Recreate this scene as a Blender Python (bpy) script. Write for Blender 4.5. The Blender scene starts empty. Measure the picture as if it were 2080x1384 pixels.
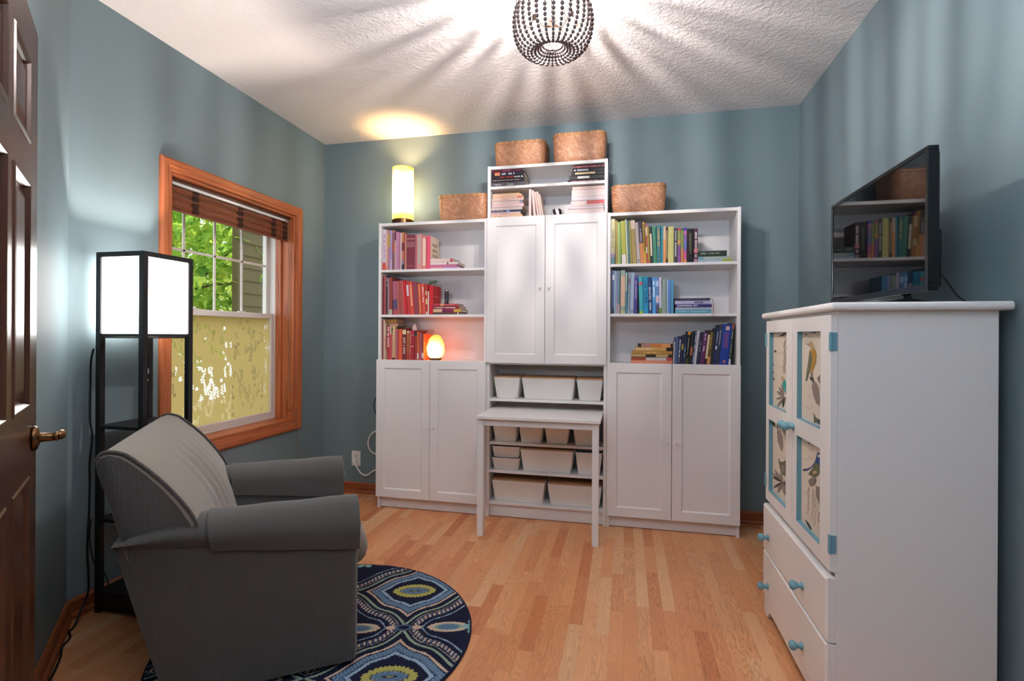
import bpy, bmesh, math, random
import numpy as np
from mathutils import Vector, Matrix
random.seed(7)
FBULB, TBULB = 1050, 500
BOUNCE_FILL = 68
EXPO, BULB, FRONT_FILL, SUN, SKY, FLOORLAMP = 0.55, 8600, 1.5, 3.6, 1.8, 8.5
PI = math.pi
S = bpy.context.scene
COL = S.collection

# ------------------------------------------------------------------ helpers
def lin(c):
    if isinstance(c, str):
        c = tuple(int(c[i:i+2], 16)/255 for i in (0, 2, 4))
        return tuple(x/12.92 if x <= .04045 else ((x+.055)/1.055)**2.4 for x in c)
    return tuple(c)

class NT:
    """tiny node-tree writer"""
    def __init__(s, name):
        s.m = bpy.data.materials.new(name); s.m.use_nodes = True
        s.t = s.m.node_tree; s.t.nodes.clear()
        s.out = s.t.nodes.new('ShaderNodeOutputMaterial')
    def n(s, typ, props=None, **ins):
        nd = s.t.nodes.new('ShaderNode'+typ)
        for k, v in (props or {}).items(): setattr(nd, k, v)
        for k, v in ins.items():
            key = int(k[1:]) if k[0] == 'i' and k[1:].isdigit() else k.replace('_', ' ')
            s.set(nd.inputs[key], v)
        return nd
    def set(s, sock, v):
        if isinstance(v, bpy.types.NodeSocket): s.t.links.new(v, sock)
        elif isinstance(v, bpy.types.Node): s.t.links.new(v.outputs[0], sock)
        else:
            if isinstance(v, (tuple, list)) and len(v) == 3 and sock.type == 'RGBA': v = (*v, 1)
            sock.default_value = v
    def math(s, op, a, b=None, c=None):
        nd = s.n('Math', {'operation': op}); s.set(nd.inputs[0], a)
        if b is not None: s.set(nd.inputs[1], b)
        if c is not None: s.set(nd.inputs[2], c)
        return nd.outputs[0]
    def mix(s, f, a, b, blend='MIX'):
        nd = s.n('Mix', {'data_type': 'RGBA', 'blend_type': blend})
        s.set(nd.inputs[0], f); s.set(nd.inputs[6], a); s.set(nd.inputs[7], b)
        return nd.outputs[2]
    def ramp(s, f, stops):
        nd = s.n('ValToRGB'); e = nd.color_ramp.elements
        while len(e) < len(stops): e.new(.5)
        for x, (p, c) in zip(e, stops): x.position = p; x.color = (*lin(c), 1)
        s.set(nd.inputs[0], f); return nd.outputs[0]
    def pos(s, obj=True):
        return s.n('TexCoord').outputs['Object'] if obj else s.n('NewGeometry').outputs['Position']
    def xyz(s, v):
        nd = s.n('SeparateXYZ'); s.set(nd.inputs[0], v); return nd.outputs
    def vec(s, x, y, z):
        nd = s.n('CombineXYZ')
        for i, q in enumerate((x, y, z)): s.set(nd.inputs[i], q)
        return nd.outputs[0]
    def bsdf(s, col, rough=.5, spec=.5, metal=0, bump=None, bstr=.3, bdist=.01, **kw):
        nd = s.n('BsdfPrincipled')
        s.set(nd.inputs['Base Color'], col); s.set(nd.inputs['Roughness'], rough)
        nd.inputs['Specular IOR Level'].default_value = spec; s.set(nd.inputs['Metallic'], metal)
        for k, v in kw.items(): s.set(nd.inputs[k.replace('_', ' ')], v)
        if bump is not None:
            b = s.n('Bump', Strength=bstr, Distance=bdist, Height=bump)
            s.set(nd.inputs['Normal'], b)
        s.set(s.out.inputs[0], nd); return nd

_M = {}
def mat(name, col, rough=.5, spec=.5, metal=0, noise=0, nscale=300, bstr=.15):
    if name in _M: return _M[name]
    t = NT(name); c = lin(col)
    if noise:
        nz = t.n('TexNoise', Vector=t.pos(), Scale=nscale, Detail=3)
        cc = t.mix(t.math('MULTIPLY', nz.outputs[0], noise), c, tuple(x*.6 for x in c))
        t.bsdf(cc, rough, spec, metal, bump=nz.outputs[0], bstr=bstr, bdist=.002)
    else: t.bsdf((*c, 1), rough, spec, metal)
    _M[name] = t.m; return t.m
def hexmat(h): return mat('paper_'+h, h, .55, .3)
def emit(name, col, strength):
    t = NT(name); e = t.n('Emission', Color=lin(col), Strength=strength); t.set(t.out.inputs[0], e); _M[name] = t.m; return t.m

def tag(o, label=None, cat=None, group=None, kind=None):
    for k, v in (('label', label), ('category', cat), ('group', group), ('kind', kind)):
        if v: o[k] = v
    return o
def thing(name, label, cat, loc=(0, 0, 0), rot=0, group=None, kind=None):
    o = bpy.data.objects.new(name, None); COL.objects.link(o)
    o.empty_display_size = .05; o.location = loc; o.rotation_euler = (0, 0, rot)
    return tag(o, label, cat, group, kind)

class MB:
    def __init__(s): s.v = []; s.f = []; s.mi = []
    def add(s, vs, fs, m=0):
        k = len(s.v); s.v += [tuple(v) for v in vs]
        for f in fs: s.f.append(tuple(i+k for i in f)); s.mi.append(m)
        return s
    def box(s, x0, x1, y0, y1, z0, z1, m=0):
        if x0 > x1: x0, x1 = x1, x0
        if y0 > y1: y0, y1 = y1, y0
        return s.add([(x0,y0,z0),(x1,y0,z0),(x1,y1,z0),(x0,y1,z0),(x0,y0,z1),(x1,y0,z1),(x1,y1,z1),(x0,y1,z1)],
                     [(0,3,2,1),(4,5,6,7),(0,1,5,4),(1,2,6,5),(2,3,7,6),(3,0,4,7)], m)
    def loft(s, loops, m=0, cap=(True, True), closed=True):
        n = len(loops[0]); vs = [p for L in loops for p in L]; fs = []
        for i in range(len(loops)-1):
            for j in range(n if closed else n-1):
                a = i*n+j; b = i*n+(j+1) % n
                fs.append((a, b, b+n, a+n))
        if cap[0]: fs.append(tuple(range(n-1, -1, -1)))
        if cap[1]: fs.append(tuple((len(loops)-1)*n+j for j in range(n)))
        return s.add(vs, fs, m)
    def lathe(s, prof, c=(0, 0, 0), axis='z', seg=24, m=0, cap=(True, True)):
        L = []
        for r, h in prof:
            ring = []
            for k in range(seg):
                a = 2*PI*k/seg; x, y = r*math.cos(a), r*math.sin(a)
                p = {'z': (x, y, h), 'x': (h, x, y), 'y': (y, h, x)}[axis]
                ring.append((p[0]+c[0], p[1]+c[1], p[2]+c[2]))
            L.append(ring)
        return s.loft(L, m, cap)
    def tube(s, path, r, seg=8, m=0):
        P = [Vector(p) for p in path]; L = []; up = None
        for i, p in enumerate(P):
            t = (P[min(i+1, len(P)-1)]-P[max(i-1, 0)]).normalized()
            if up is None:
                up = Vector((0, 0, 1)) if abs(t.z) < .9 else Vector((1, 0, 0))
            a = t.cross(up).normalized(); up = a.cross(t).normalized()
            rr = r[i] if isinstance(r, (list, tuple)) else r
            L.append([tuple(p+rr*(math.cos(q)*a+math.sin(q)*up)) for q in [2*PI*k/seg for k in range(seg)]])
        return s.loft(L, m)
    def sphere(s, c, r, seg=10, rings=6, m=0):
        rr = r if isinstance(r, tuple) else (r, r, r)
        vs = [(c[0], c[1], c[2]-rr[2])]; fs = []
        for i in range(1, rings):
            a = -PI/2+PI*i/rings
            for k in range(seg):
                b = 2*PI*k/seg
                vs.append((c[0]+rr[0]*math.cos(a)*math.cos(b), c[1]+rr[1]*math.cos(a)*math.sin(b), c[2]+rr[2]*math.sin(a)))
        vs.append((c[0], c[1], c[2]+rr[2])); T = len(vs)-1
        for k in range(seg):
            k2 = (k+1) % seg
            fs.append((0, 1+k2, 1+k)); fs.append((T, T-seg+k, T-seg+k2))
            for i in range(rings-2):
                a = 1+i*seg
                fs.append((a+k, a+k2, a+seg+k2, a+seg+k))
        return s.add(vs, fs, m)
    def build(s, name, mats, parent=None, off=None, bevel=0, seg=2, smooth=False, label=None, flip=True, angle=40):
        if not isinstance(mats, (list, tuple)): mats = [mats]
        if off is None:
            off = (0, 0, 0)
            p = parent; root = None
            while p is not None: root = p; p = p.parent
            if root is not None and abs(root.rotation_euler.z) < 1e-6 and root.type == 'EMPTY': off = tuple(root.location)
        me = bpy.data.meshes.new(name)
        me.from_pydata([(v[0]-off[0], v[1]-off[1], v[2]-off[2]) for v in s.v], [], s.f)
        for m in mats: me.materials.append(m)
        me.polygons.foreach_set('material_index', s.mi)
        if flip:
            bm = bmesh.new(); bm.from_mesh(me); bmesh.ops.recalc_face_normals(bm, faces=bm.faces); bm.to_mesh(me); bm.free()
        if smooth:
            me.polygons.foreach_set('use_smooth', [True]*len(me.polygons))
            me.set_sharp_from_angle(angle=math.radians(angle))
        o = bpy.data.objects.new(name, me); COL.objects.link(o)
        if parent is not None: o.parent = parent
        if bevel:
            md = o.modifiers.new('Bevel', 'BEVEL'); md.width = bevel; md.segments = seg; md.limit_method = 'ANGLE'; md.angle_limit = math.radians(50)
        if label: o['label'] = label
        return o
def B(*a, m=0): return MB().box(*a, m=m)
def rrect(x0, x1, y0, y1, r, z, n=5):
    pts = []
    for cx, cy, a0 in ((x1-r, y1-r, 0), (x0+r, y1-r, PI/2), (x0+r, y0+r, PI), (x1-r, y0+r, 1.5*PI)):
        for k in range(n+1):
            a = a0+PI/2*k/n; pts.append((cx+r*math.cos(a), cy+r*math.sin(a), z))
    return pts
def smooth_path(pts, n=8):
    P = [Vector(p) for p in pts]; out = []
    for i in range(len(P)-1):
        a, b, c, d = P[max(i-1, 0)], P[i], P[i+1], P[min(i+2, len(P)-1)]
        for k in range(n):
            t = k/n
            out.append(.5*((2*b)+(c-a)*t+(2*a-5*b+4*c-d)*t*t+(3*b-a-3*c+d)*t**3))
    out.append(P[-1]); return out

# ------------------------------------------------------------------ materials
def wood(name, c1, c2, axis='z', rough=.4, scale=1.0, spec=.5):
    t = NT(name); x, y, z = t.xyz(t.pos())
    st = {'x': (2, 40, 40), 'y': (40, 2, 40), 'z': (40, 40, 2)}[axis]
    v = t.vec(*[t.math('MULTIPLY', q, k*scale) for q, k in zip((x, y, z), st)])
    n1 = t.n('TexNoise', Vector=v, Scale=1, Detail=5, Distortion=.6)
    v2 = t.vec(*[t.math('MULTIPLY', q, k*scale*6) for q, k in zip((x, y, z), st)])
    n2 = t.n('TexNoise', Vector=v2, Scale=1, Detail=2)
    f = t.math('ADD', t.math('MULTIPLY', n1.outputs[0], .75), t.math('MULTIPLY', n2.outputs[0], .25))
    c = t.ramp(f, [(.32, c2), (.5, c1), (.7, c1)])
    t.bsdf(c, rough, spec, bump=n2.outputs[0], bstr=.12, bdist=.001)
    return t.m
WHITE = mat('white_melamine', 'e6e3e2', .38, .4)
WHITEP = mat('white_painted_wood', 'e8e4e0', .42, .4, noise=.12, nscale=60, bstr=.05)
BLUEP = mat('blue_paint', '6a9aa8', .4, .5)
BLACKW = mat('black_painted_wood', '141518', .45, .4)
BRASS = mat('antique_brass', '74573a', .28, .5, 1)
STEEL = mat('steel', 'b8b8ba', .3, .5, 1)
DARKM = mat('dark_bronze', '3a2d26', .4, .5, .8)
CORDM = mat('black_rubber_cord', '0c0d10', .5, .4)
WCORD = mat('white_plastic', 'e4e2dc', .4, .4)
PAGES = mat('book_pages', 'd8cdb8', .8, .2, noise=.3, nscale=900)
CASZ = wood('oak_trim_vertical', 'b4643a', '86401f', 'z')
CASY = wood('oak_trim_along_wall', 'b4643a', '86401f', 'y')
BASEX = wood('oak_baseboard_x', '96522c', '6a3418', 'x')
BASEY = wood('oak_baseboard_y', '96522c', '6a3418', 'y')
DOORW = wood('dark_stained_door_wood', '4a2a1c', '321a11', 'z', .28)
VINYL = mat('white_vinyl_frame', 'd8d2cc', .4, .4)

def paint():
    t = NT('blue_grey_wall_paint')
    n = t.n('TexNoise', Vector=t.pos(False), Scale=220, Detail=4)
    t.bsdf((*lin('73858b'), 1), .62, .3, bump=n.outputs[0], bstr=.08, bdist=.002)
    return t.m
PAINT = paint()
def ceil_m():
    t = NT('textured_white_ceiling')
    p = t.pos(False)
    a = t.n('TexNoise', Vector=p, Scale=42, Detail=5, Roughness=.6)
    b = t.n('TexVoronoi', Vector=p, Scale=60)
    h = t.math('ADD', t.ramp(a.outputs[0], [(.42, '000000'), (.6, 'ffffff')]), t.math('MULTIPLY', b.outputs[0], .4))
    t.bsdf((*lin('e9e4e2'), 1), .8, .2, bump=h, bstr=.5, bdist=.006)
    return t.m
def floor_m():
    t = NT('red_oak_strip_floor'); W = .0571
    x, y, z = t.xyz(t.pos(False))
    xr = t.math('DIVIDE', x, W); row = t.math('FLOOR', xr)
    wn = t.n('TexWhiteNoise', {'noise_dimensions': '1D'}, W=row)
    wn2 = t.n('TexWhiteNoise', {'noise_dimensions': '1D'}, W=t.math('ADD', row, 57.3))
    ln = t.math('ADD', t.math('MULTIPLY', wn2.outputs[0], .4), .32)
    yc = t.math('DIVIDE', t.math('ADD', y, t.math('MULTIPLY', wn.outputs[0], 5.0)), ln)
    col = t.math('FLOOR', yc)
    pid = t.n('TexWhiteNoise', {'noise_dimensions': '2D'}, Vector=t.vec(row, col, 0))
    r, g, b = t.xyz(pid.outputs['Color'])
    base = t.ramp(r, [(0, 'c8794c'), (.1, 'd48a5a'), (.45, 'e09a68'), (.85, 'e6a674'), (1, 'e8b688')])
    # cathedral grain
    fx = t.math('SUBTRACT', t.math('FRACT', xr), .5)
    v = t.vec(t.math('ADD', t.math('MULTIPLY', fx, .9), t.math('MULTIPLY', r, 30)), t.math('ADD', t.math('MULTIPLY', y, 1.5), t.math('MULTIPLY', g, 40)), t.math('MULTIPLY', b, 20))
    nz = t.n('TexNoise', Vector=v, Scale=1.6, Detail=1.5, Roughness=.4)
    band = t.math('FRACT', t.math('MULTIPLY', nz.outputs[0], 15))
    band = t.ramp(band, [(0, 'ffffff'), (.5, 'c8c8c8'), (.72, '4a4a4a'), (.85, 'ffffff')])
    v2 = t.vec(t.math('MULTIPLY', x, 420), t.math('MULTIPLY', y, 9), t.math('MULTIPLY', b, 9))
    fine = t.n('TexNoise', Vector=v2, Scale=1, Detail=2)
    k = t.mix(t.math('ADD', t.math('MULTIPLY', g, .55), .2), (1, 1, 1), band)
    c = t.mix(.5, base, k, 'MULTIPLY')
    c = t.mix(t.math('MULTIPLY', t.math('SUBTRACT', fine.outputs[0], .3), .35), c, lin('8a5232'))
    fr = t.math('FRACT', xr); e = t.math('MINIMUM', fr, t.math('SUBTRACT', 1, fr))
    fy = t.math('FRACT', yc); ey = t.math('MULTIPLY', t.math('MINIMUM', fy, t.math('SUBTRACT', 1, fy)), 10)
    gap = t.math('LESS_THAN', t.math('MINIMUM', e, ey), .016)
    c = t.mix(t.math('MULTIPLY', gap, .22), c, lin('6a3a20'))
    t.bsdf(c, .36, .45, bump=t.math('SUBTRACT', 1, gap), bstr=.15, bdist=.001)
    return t.m

# ------------------------------------------------------------------ room shell
XL, XR, H = -.61, 2.805, 2.728
WY0, WY1, WZ0, WZ1 = -1.40, -.362, .605, 2.078
def struct(o, label, cat): return tag(o, label, cat, kind='structure')
struct(MB().box(XL-.3, XR+.2, -4.9, .2, -.12, 0).build('floor', floor_m()), 'orange oak strip floor running towards the bookcases', 'floor')
struct(MB().box(XL-.3, XR+.2, -4.9, .2, H, H+.1).build('ceiling', ceil_m()), 'white textured ceiling above the room', 'ceiling')
struct(MB().box(XL-.25, XR+.15, 0, .15, 0, H).build('wall_back', PAINT), 'blue grey wall behind the three bookcases', 'wall')
struct(MB().box(XR, XR+.15, -4.75, 0, 0, H).build('wall_right', PAINT), 'blue grey wall behind the television', 'wall')
w = MB()
w.box(XL-.25, XL, -1.9, WY0, 0, H); w.box(XL-.25, XL, WY1, 0, 0, H)
w.box(XL-.25, XL, WY0, WY1, 0, WZ0); w.box(XL-.25, XL, WY0, WY1, WZ1, H)
struct(w.build('wall_left', PAINT), 'grey green wall around the wooden framed window', 'wall')
def quadwall(a, b, t=.15):
    d = Vector((b[0]-a[0], b[1]-a[1])).normalized(); n = Vector((d.y, -d.x))*t
    m = MB(); q = [a, b, (b[0]+n.x, b[1]+n.y), (a[0]+n.x, a[1]+n.y)]
    return m.loft([[(p[0], p[1], 0) for p in q], [(p[0], p[1], H) for p in q]])
DG = (.86, -3.366)
struct(quadwall((XL, -1.896), DG).build('wall_diagonal', PAINT), 'pale grey angled wall beside the open door', 'wall')
struct(MB().box(DG[0]-.15, DG[0], -4.75, DG[1], 0, H).build('wall_entry', PAINT), 'blue grey wall of the entry beyond the door', 'wall')
struct(MB().box(DG[0]-.15, XR+.15, -4.9, -4.75, 0, H).build('wall_front', PAINT), 'blue grey wall facing the bookcases', 'wall')
def baseb(name, a, b, mm, label):
    d = Vector((b[0]-a[0], b[1]-a[1])).normalized(); n = Vector((-d.y, d.x))
    prof = [(0, 0), (.024, 0), (.024, .012), (.016, .024), (.0125, .026), (.0125, .07), (.006, .08), (0, .082)]
    L = [[(p[0]+n.x*o, p[1]+n.y*o, z) for o, z in prof] for p in (a, b)]
    return struct(MB().loft(L).build(name, mm), label, 'baseboard')
baseb('baseboard_back', (XR-.013, 0), (XL+.013, 0), BASEX, 'oak baseboard along the wall behind the bookcases')
baseb('baseboard_left', (XL, 0), (XL, -1.896), BASEY, 'oak baseboard under the window')
baseb('baseboard_diagonal', (XL, -1.896), DG, BASEY, 'oak baseboard along the angled wall')
baseb('baseboard_right', (XR, -4.7), (XR, 0), BASEY, 'oak baseboard along the wall behind the white cabinet')
# ------------------------------------------------------------------ window
W1 = thing('window_1', 'oak framed double hung window with frosted leaf film on the lower pane', 'window', (XL, -.88, WZ0), kind='structure')
def casing_piece(p0, p1, inward, along, mm, name):
    # moulded flat trim 65 mm wide, mitred; profile: (distance from inner edge, height off wall)
    pr = [(0, 0), (0, .011), (.006, .014), (.018, .014), (.024, .018), (.052, .020), (.06, .016), (.065, .012), (.065, 0)]
    L = []
    for (y, z, sy, sz) in (p0, p1):
        L.append([(XL+h, y+sy*d, z+sz*d) for d, h in pr])
    return MB().loft(L).build(name, mm, W1)
cs = [(WY0, WZ0, -1, -1), (WY0, WZ1, -1, 1), (WY1, WZ1, 1, 1), (WY1, WZ0, 1, -1)]
for i in range(4):
    casing_piece(cs[i], cs[(i+1) % 4], 0, 0, CASZ if i % 2 == 0 else CASY, 'casing')
jx0, jx1 = XL-.25, XL-.0005
jt = .016
MB().box(jx0, jx1, WY0, WY0+jt, WZ0, WZ1).box(jx0, jx1, WY1-jt, WY1, WZ0, WZ1).build('side_jamb', CASZ, W1, bevel=.002)
MB().box(jx0, jx1, WY0+jt, WY1-jt, WZ1-jt, WZ1).build('head_jamb', CASY, W1, bevel=.002)
MB().box(jx0, jx1, WY0+jt, WY1-jt, WZ0, WZ0+jt).build('window_sill', CASY, W1, bevel=.002)
st = MB()
for y0, y1 in ((WY0+jt, WY0+jt+.016), (WY1-jt-.016, WY1-jt)): st.box(XL-.14, XL-.095, y0, y1, WZ0+jt, WZ1-jt)
st.build('stop_moulding', CASZ, W1, bevel=.003)
def sash(name, x0, x1, y0, y1, z0, z1, st_, bot, top):
    m = MB()
    m.box(x0, x1, y0, y0+st_, z0, z1); m.box(x0, x1, y1-st_, y1, z0, z1)
    m.box(x0, x1, y0+st_, y1-st_, z0, z0+bot); m.box(x0, x1, y0+st_, y1-st_, z1-top, z1)
    return m.build(name, VINYL, W1, bevel=.004)
ya, yb = WY0+jt, WY1-jt
fr = MB()
fr.box(XL-.235, XL-.142, ya, ya+.014, WZ0+jt, WZ1-jt).box(XL-.235, XL-.142, yb-.014, yb, WZ0+jt, WZ1-jt)
fr.box(XL-.235, XL-.142, ya, yb, WZ0+jt, WZ0+jt+.018).box(XL-.235, XL-.142, ya, yb, WZ1-jt-.018, WZ1-jt)
fr.build('vinyl_frame', VINYL, W1, bevel=.002)
us = sash('upper_sash', XL-.225, XL-.192, ya+.014, yb-.014, 1.335, WZ1-jt-.018, .03, .04, .035)
ls = sash('lower_sash', XL-.185, XL-.148, ya+.014, yb-.014, WZ0+jt+.018, 1.372, .034, .036, .036)
def glass():
    t = NT('window_glass'); a = t.n('BsdfTransparent', Color=(.96, .98, .96, 1)); g = t.n('BsdfGlossy', Roughness=.02)
    fz = t.math('MULTIPLY', t.n('Fresnel', IOR=1.35).outputs[0], t.math('SUBTRACT', 1, t.n('NewGeometry').outputs['Backfacing'])); m = t.n('MixShader'); t.set(m.inputs[0], fz); t.set(m.inputs[1], a); t.set(m.inputs[2], g)
    t.set(t.out.inputs[0], m); return t.m
GLASS = glass()
B(XL-.212, XL-.208, ya+.04, yb-.04, 1.37, WZ1-.065).build('pane', GLASS, us)
mu = MB()
for y in (-1.113, -.883, -.65): mu.box(XL-.2085, XL-.200, y-.008, y+.008, 1.372, 2.012)
mu.box(XL-.2085, XL-.200, ya+.042, yb-.042, 1.707, 1.723)
mu.build('muntins', VINYL, us, bevel=.002)
def film_pane():
    """lower pane: frosted film with clear leaf sprigs, the sprigs stored as a mask on a fine grid"""
    y0, y1, z0, z1, st_ = ya+.046, yb-.046, .668, 1.338, .0017
    ny, nz = int((y1-y0)/st_), int((z1-z0)/st_)
    Yg, Zg = np.meshgrid(np.linspace(y0, y1, ny), np.linspace(z0, z1, nz), indexing='ij')
    mk = np.zeros(Yg.shape); rn = random.Random(12)
    def leaf(cy, cz, L, w, a):
        i0, i1 = max(0, int((cy-L-y0)/st_)), min(ny, int((cy+L-y0)/st_)+2); j0, j1 = max(0, int((cz-L-z0)/st_)), min(nz, int((cz+L-z0)/st_)+2)
        if i0 >= i1 or j0 >= j1: return
        u, v = Yg[i0:i1, j0:j1]-cy, Zg[i0:i1, j0:j1]-cz
        x = (u*math.cos(a)+v*math.sin(a))/L; q = np.abs(-u*math.sin(a)+v*math.cos(a))
        inside = (x > 0) & (x < 1)
        prof = np.where(inside, w*np.sin(np.pi*np.clip(x, 0, 1))**.75, -1)
        val = np.clip((prof-q)/.0016+.5, 0, 1)*inside
        mk[i0:i1, j0:j1] = np.maximum(mk[i0:i1, j0:j1], val)
    for _ in range(190):
        cy, cz = rn.uniform(y0, y1), rn.uniform(z0, z1); a = PI/2+rn.uniform(-.5, .5); k = rn.randint(6, 11); f = rn.uniform(.5, .85)
        if rn.random() < .3:
            for i in range(7): leaf(cy, cz, .022*f, .0035, 2*PI*i/7+rn.uniform(-.2, .2))
            continue
        for i in range(k):
            py, pz = cy+math.cos(a)*i*.011*f, cz+math.sin(a)*i*.011*f
            leaf(py, pz, .0125, .0011, a)
            leaf(py, pz, (.024-.0009*i)*f, .0034, a+(.75 if i % 2 else -.75)+rn.uniform(-.15, .15)); a += rn.uniform(-.09, .09)
    vs = np.stack([np.full(Yg.size, XL-.164), Yg.ravel(), Zg.ravel()], 1)
    ix = np.arange(Yg.size).reshape(Yg.shape)
    q = np.stack([ix[:-1, :-1], ix[1:, :-1], ix[1:, 1:], ix[:-1, 1:]], -1).reshape(-1, 4)
    off = np.array(W1.location); me = bpy.data.meshes.new('pane')
    me.vertices.add(len(vs)); me.vertices.foreach_set('co', (vs-off).ravel())
    me.loops.add(q.size); me.loops.foreach_set('vertex_index', q.ravel().astype(np.int32))
    me.polygons.add(len(q)); me.polygons.foreach_set('loop_start', np.arange(0, q.size, 4, dtype=np.int32)); me.update(calc_edges=True)
    at_ = me.attributes.new('sprig', 'FLOAT', 'POINT'); at_.data.foreach_set('value', mk.ravel().astype(np.float32))
    t = NT('frosted_leaf_film'); m_ = t.n('Attribute', {'attribute_name': 'sprig'}).outputs['Fac']
    tr = t.n('BsdfTranslucent', Color=(*lin('a8925a'), 1)); df = t.n('BsdfDiffuse', Color=(*lin('a3965e'), 1))
    a = t.n('MixShader', i0=.12); t.set(a.inputs[1], tr); t.set(a.inputs[2], df)
    tp = t.n('BsdfTransparent', Color=(.97, .97, .92, 1))
    m = t.n('MixShader'); t.set(m.inputs[0], t.math('MULTIPLY', m_, .5)); t.set(m.inputs[1], a); t.set(m.inputs[2], tp); t.set(t.out.inputs[0], m)
    me.materials.append(t.m)
    o = bpy.data.objects.new('pane', me); COL.objects.link(o); o.parent = ls; o['label'] = 'frosted pane with leaf sprigs'
film_pane()
lk = MB()
for y in (-.70, -1.08): lk.box(XL-.172, XL-.15, y-.028, y+.028, 1.372, 1.378).lathe([(.008, 1.378), (.01, 1.386), (.004, 1.388)], (XL-.16, y, 0), seg=12)
lk.build('sash_lock', VINYL, ls, bevel=.001)

# ------------------------------------------------------------------ woven wood blind
BL = thing('window_blind', 'dark red brown woven wood blind gathered at the top of the window', 'blind', (XL-.06, -.88, 2.06))
BAM = wood('red_brown_blind_wood', '7c3f26', '57291a', 'y', .42)
BAMD = wood('dark_head_rail_wood', '5a3226', '42241a', 'y', .4)
B(XL-.085, XL-.035, -1.378, -.384, 2.055, 2.061).box(XL-.05, XL-.035, -1.378, -.384, 2.046, 2.061).build('mounting_board', BAMD, BL)
B(XL-.034, XL-.030, -1.378, -.384, 2.046, 2.0615).build('head_rail', BAMD, BL, bevel=.001)
B(XL-.05, XL-.042, -1.376, -.386, 2.030, 2.0455).build('painted_daylight', mat('painted_daylight_white', 'e8ecee', .3, .5), BL, label='white strip painted in for daylight')  # added white strip; its colour stands in for daylight above the blind
sl = MB()
zz = 2.022
for k in range(14):
    z = 2.02-k*.0085
    o = .004*math.sin(k*1.3)
    sl.box(XL-.055-.010+o, XL-.055+.006+o, -1.374, -.386, z-.0078, z)
sl.box(XL-.066, XL-.044, -1.374, -.386, 1.892, 1.899)
sl.build('slat_bundle', BAM, BL, bevel=.0015)
TAPE = mat('dark_woven_tape', '3a2620', .8, .2)
for y in (-1.19, -.845, -.535, -.415):
    q = []; tp = MB()
    for k in range(14):
        z = 2.024-k*.0097; q.append((XL-.0445+.003*math.sin(k*1.9), z))
    tp.loft([[(x, y-.02, z), (x, y+.02, z), (x-.004, y+.02, z), (x-.004, y-.02, z)] for x, z in q])
    tp.build('ladder_tape', TAPE, BL)
pc = MB()
for dy, zb in ((0, .80), (.012, .70)):
    pc.tube(smooth_path([(XL-.04, -.43+dy, 2.03), (XL-.032, -.405+dy, 2.0), (XL-.03, -.395+dy, 1.6), (XL-.02, -.392+dy*.6, zb)], 5), .0015, 5)
pc.tube(smooth_path([(XL-.02, -.388, .70), (XL+.024, -.375, .60), (XL+.024, -.362, .44), (XL+.016, -.335, .14)], 5), .0013, 5)
pc.build('lift_cord', mat('tan_cord', '8a6a50', .8, .2), BL)
MB().lathe([(.002, .80), (.006, .796), (.007, .782), (.003, .774)], (XL-.02, -.392, 0), seg=12).build('cord_tassel', CASZ, BL, smooth=True)
MB().lathe([(.002, .71), (.006, .704), (.008, .685), (.004, .676)], (XL-.02, -.388, 0), seg=12).build('cord_tassel', CASZ, BL, smooth=True)

# ------------------------------------------------------------------ outdoors
def leaf_m(name, c1, c2, c3):
    t = NT(name); p = t.pos(False)
    n = t.n('TexNoise', Vector=p, Scale=9, Detail=3)
    wn = t.n('TexVoronoi', Vector=p, Scale=6)
    c = t.ramp(t.math('ADD', t.math('MULTIPLY', n.outputs[0], .6), t.math('MULTIPLY', t.xyz(wn.outputs['Color'])[0], .4)), [(.25, c1), (.5, c2), (.75, c3)])
    d = t.n('BsdfDiffuse', Color=c); tr = t.n('BsdfTranslucent', Color=c)
    m = t.n('MixShader', i0=.55); t.set(m.inputs[1], d); t.set(m.inputs[2], tr); t.set(t.out.inputs[0], m); return t.m
BARK = mat('bark', '6a5a4a', .9, .2, noise=.6, nscale=40)
LEAFM = leaf_m('maple_leaves', '6f9a40', '9cbc4c', 'ccd45e')
LEAFB = leaf_m('shrub_leaves', '7a9a44', 'aebf58', 'd8d672')
MAPLE = [(0, 0), (.12, .06), (.34, .02), (.30, .16), (.5, .34), (.28, .38), (.25, .48), (.12, .52), (.1, .74), (0, 1), (-.1, .74), (-.12, .52), (-.25, .48), (-.28, .38), (-.5, .34), (-.30, .16), (-.34, .02), (-.12, .06)]
def foliage(m, n, c, r, size, rnd):
    for _ in range(n):
        while True:
            q = Vector((rnd.uniform(-1, 1), rnd.uniform(-1, 1), rnd.uniform(-1, 1)))
            if q.length < 1: break
        p = Vector((c[0]+q.x*r[0], c[1]+q.y*r[1], c[2]+q.z*r[2]))
        s = size*rnd.uniform(.6, 1.25)
        M = Matrix.Rotation(rnd.uniform(0, 6.28), 3, 'Z') @ Matrix.Rotation(rnd.uniform(.2, 1.5), 3, 'X') @ Matrix.Rotation(rnd.uniform(-.5, .5)+PI, 3, 'Z')
        vs = [p+M @ Vector((a*s, b*s, .12*s*abs(a))) for a, b in MAPLE]
        m.add(vs, [tuple(range(len(MAPLE)))])
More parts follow.
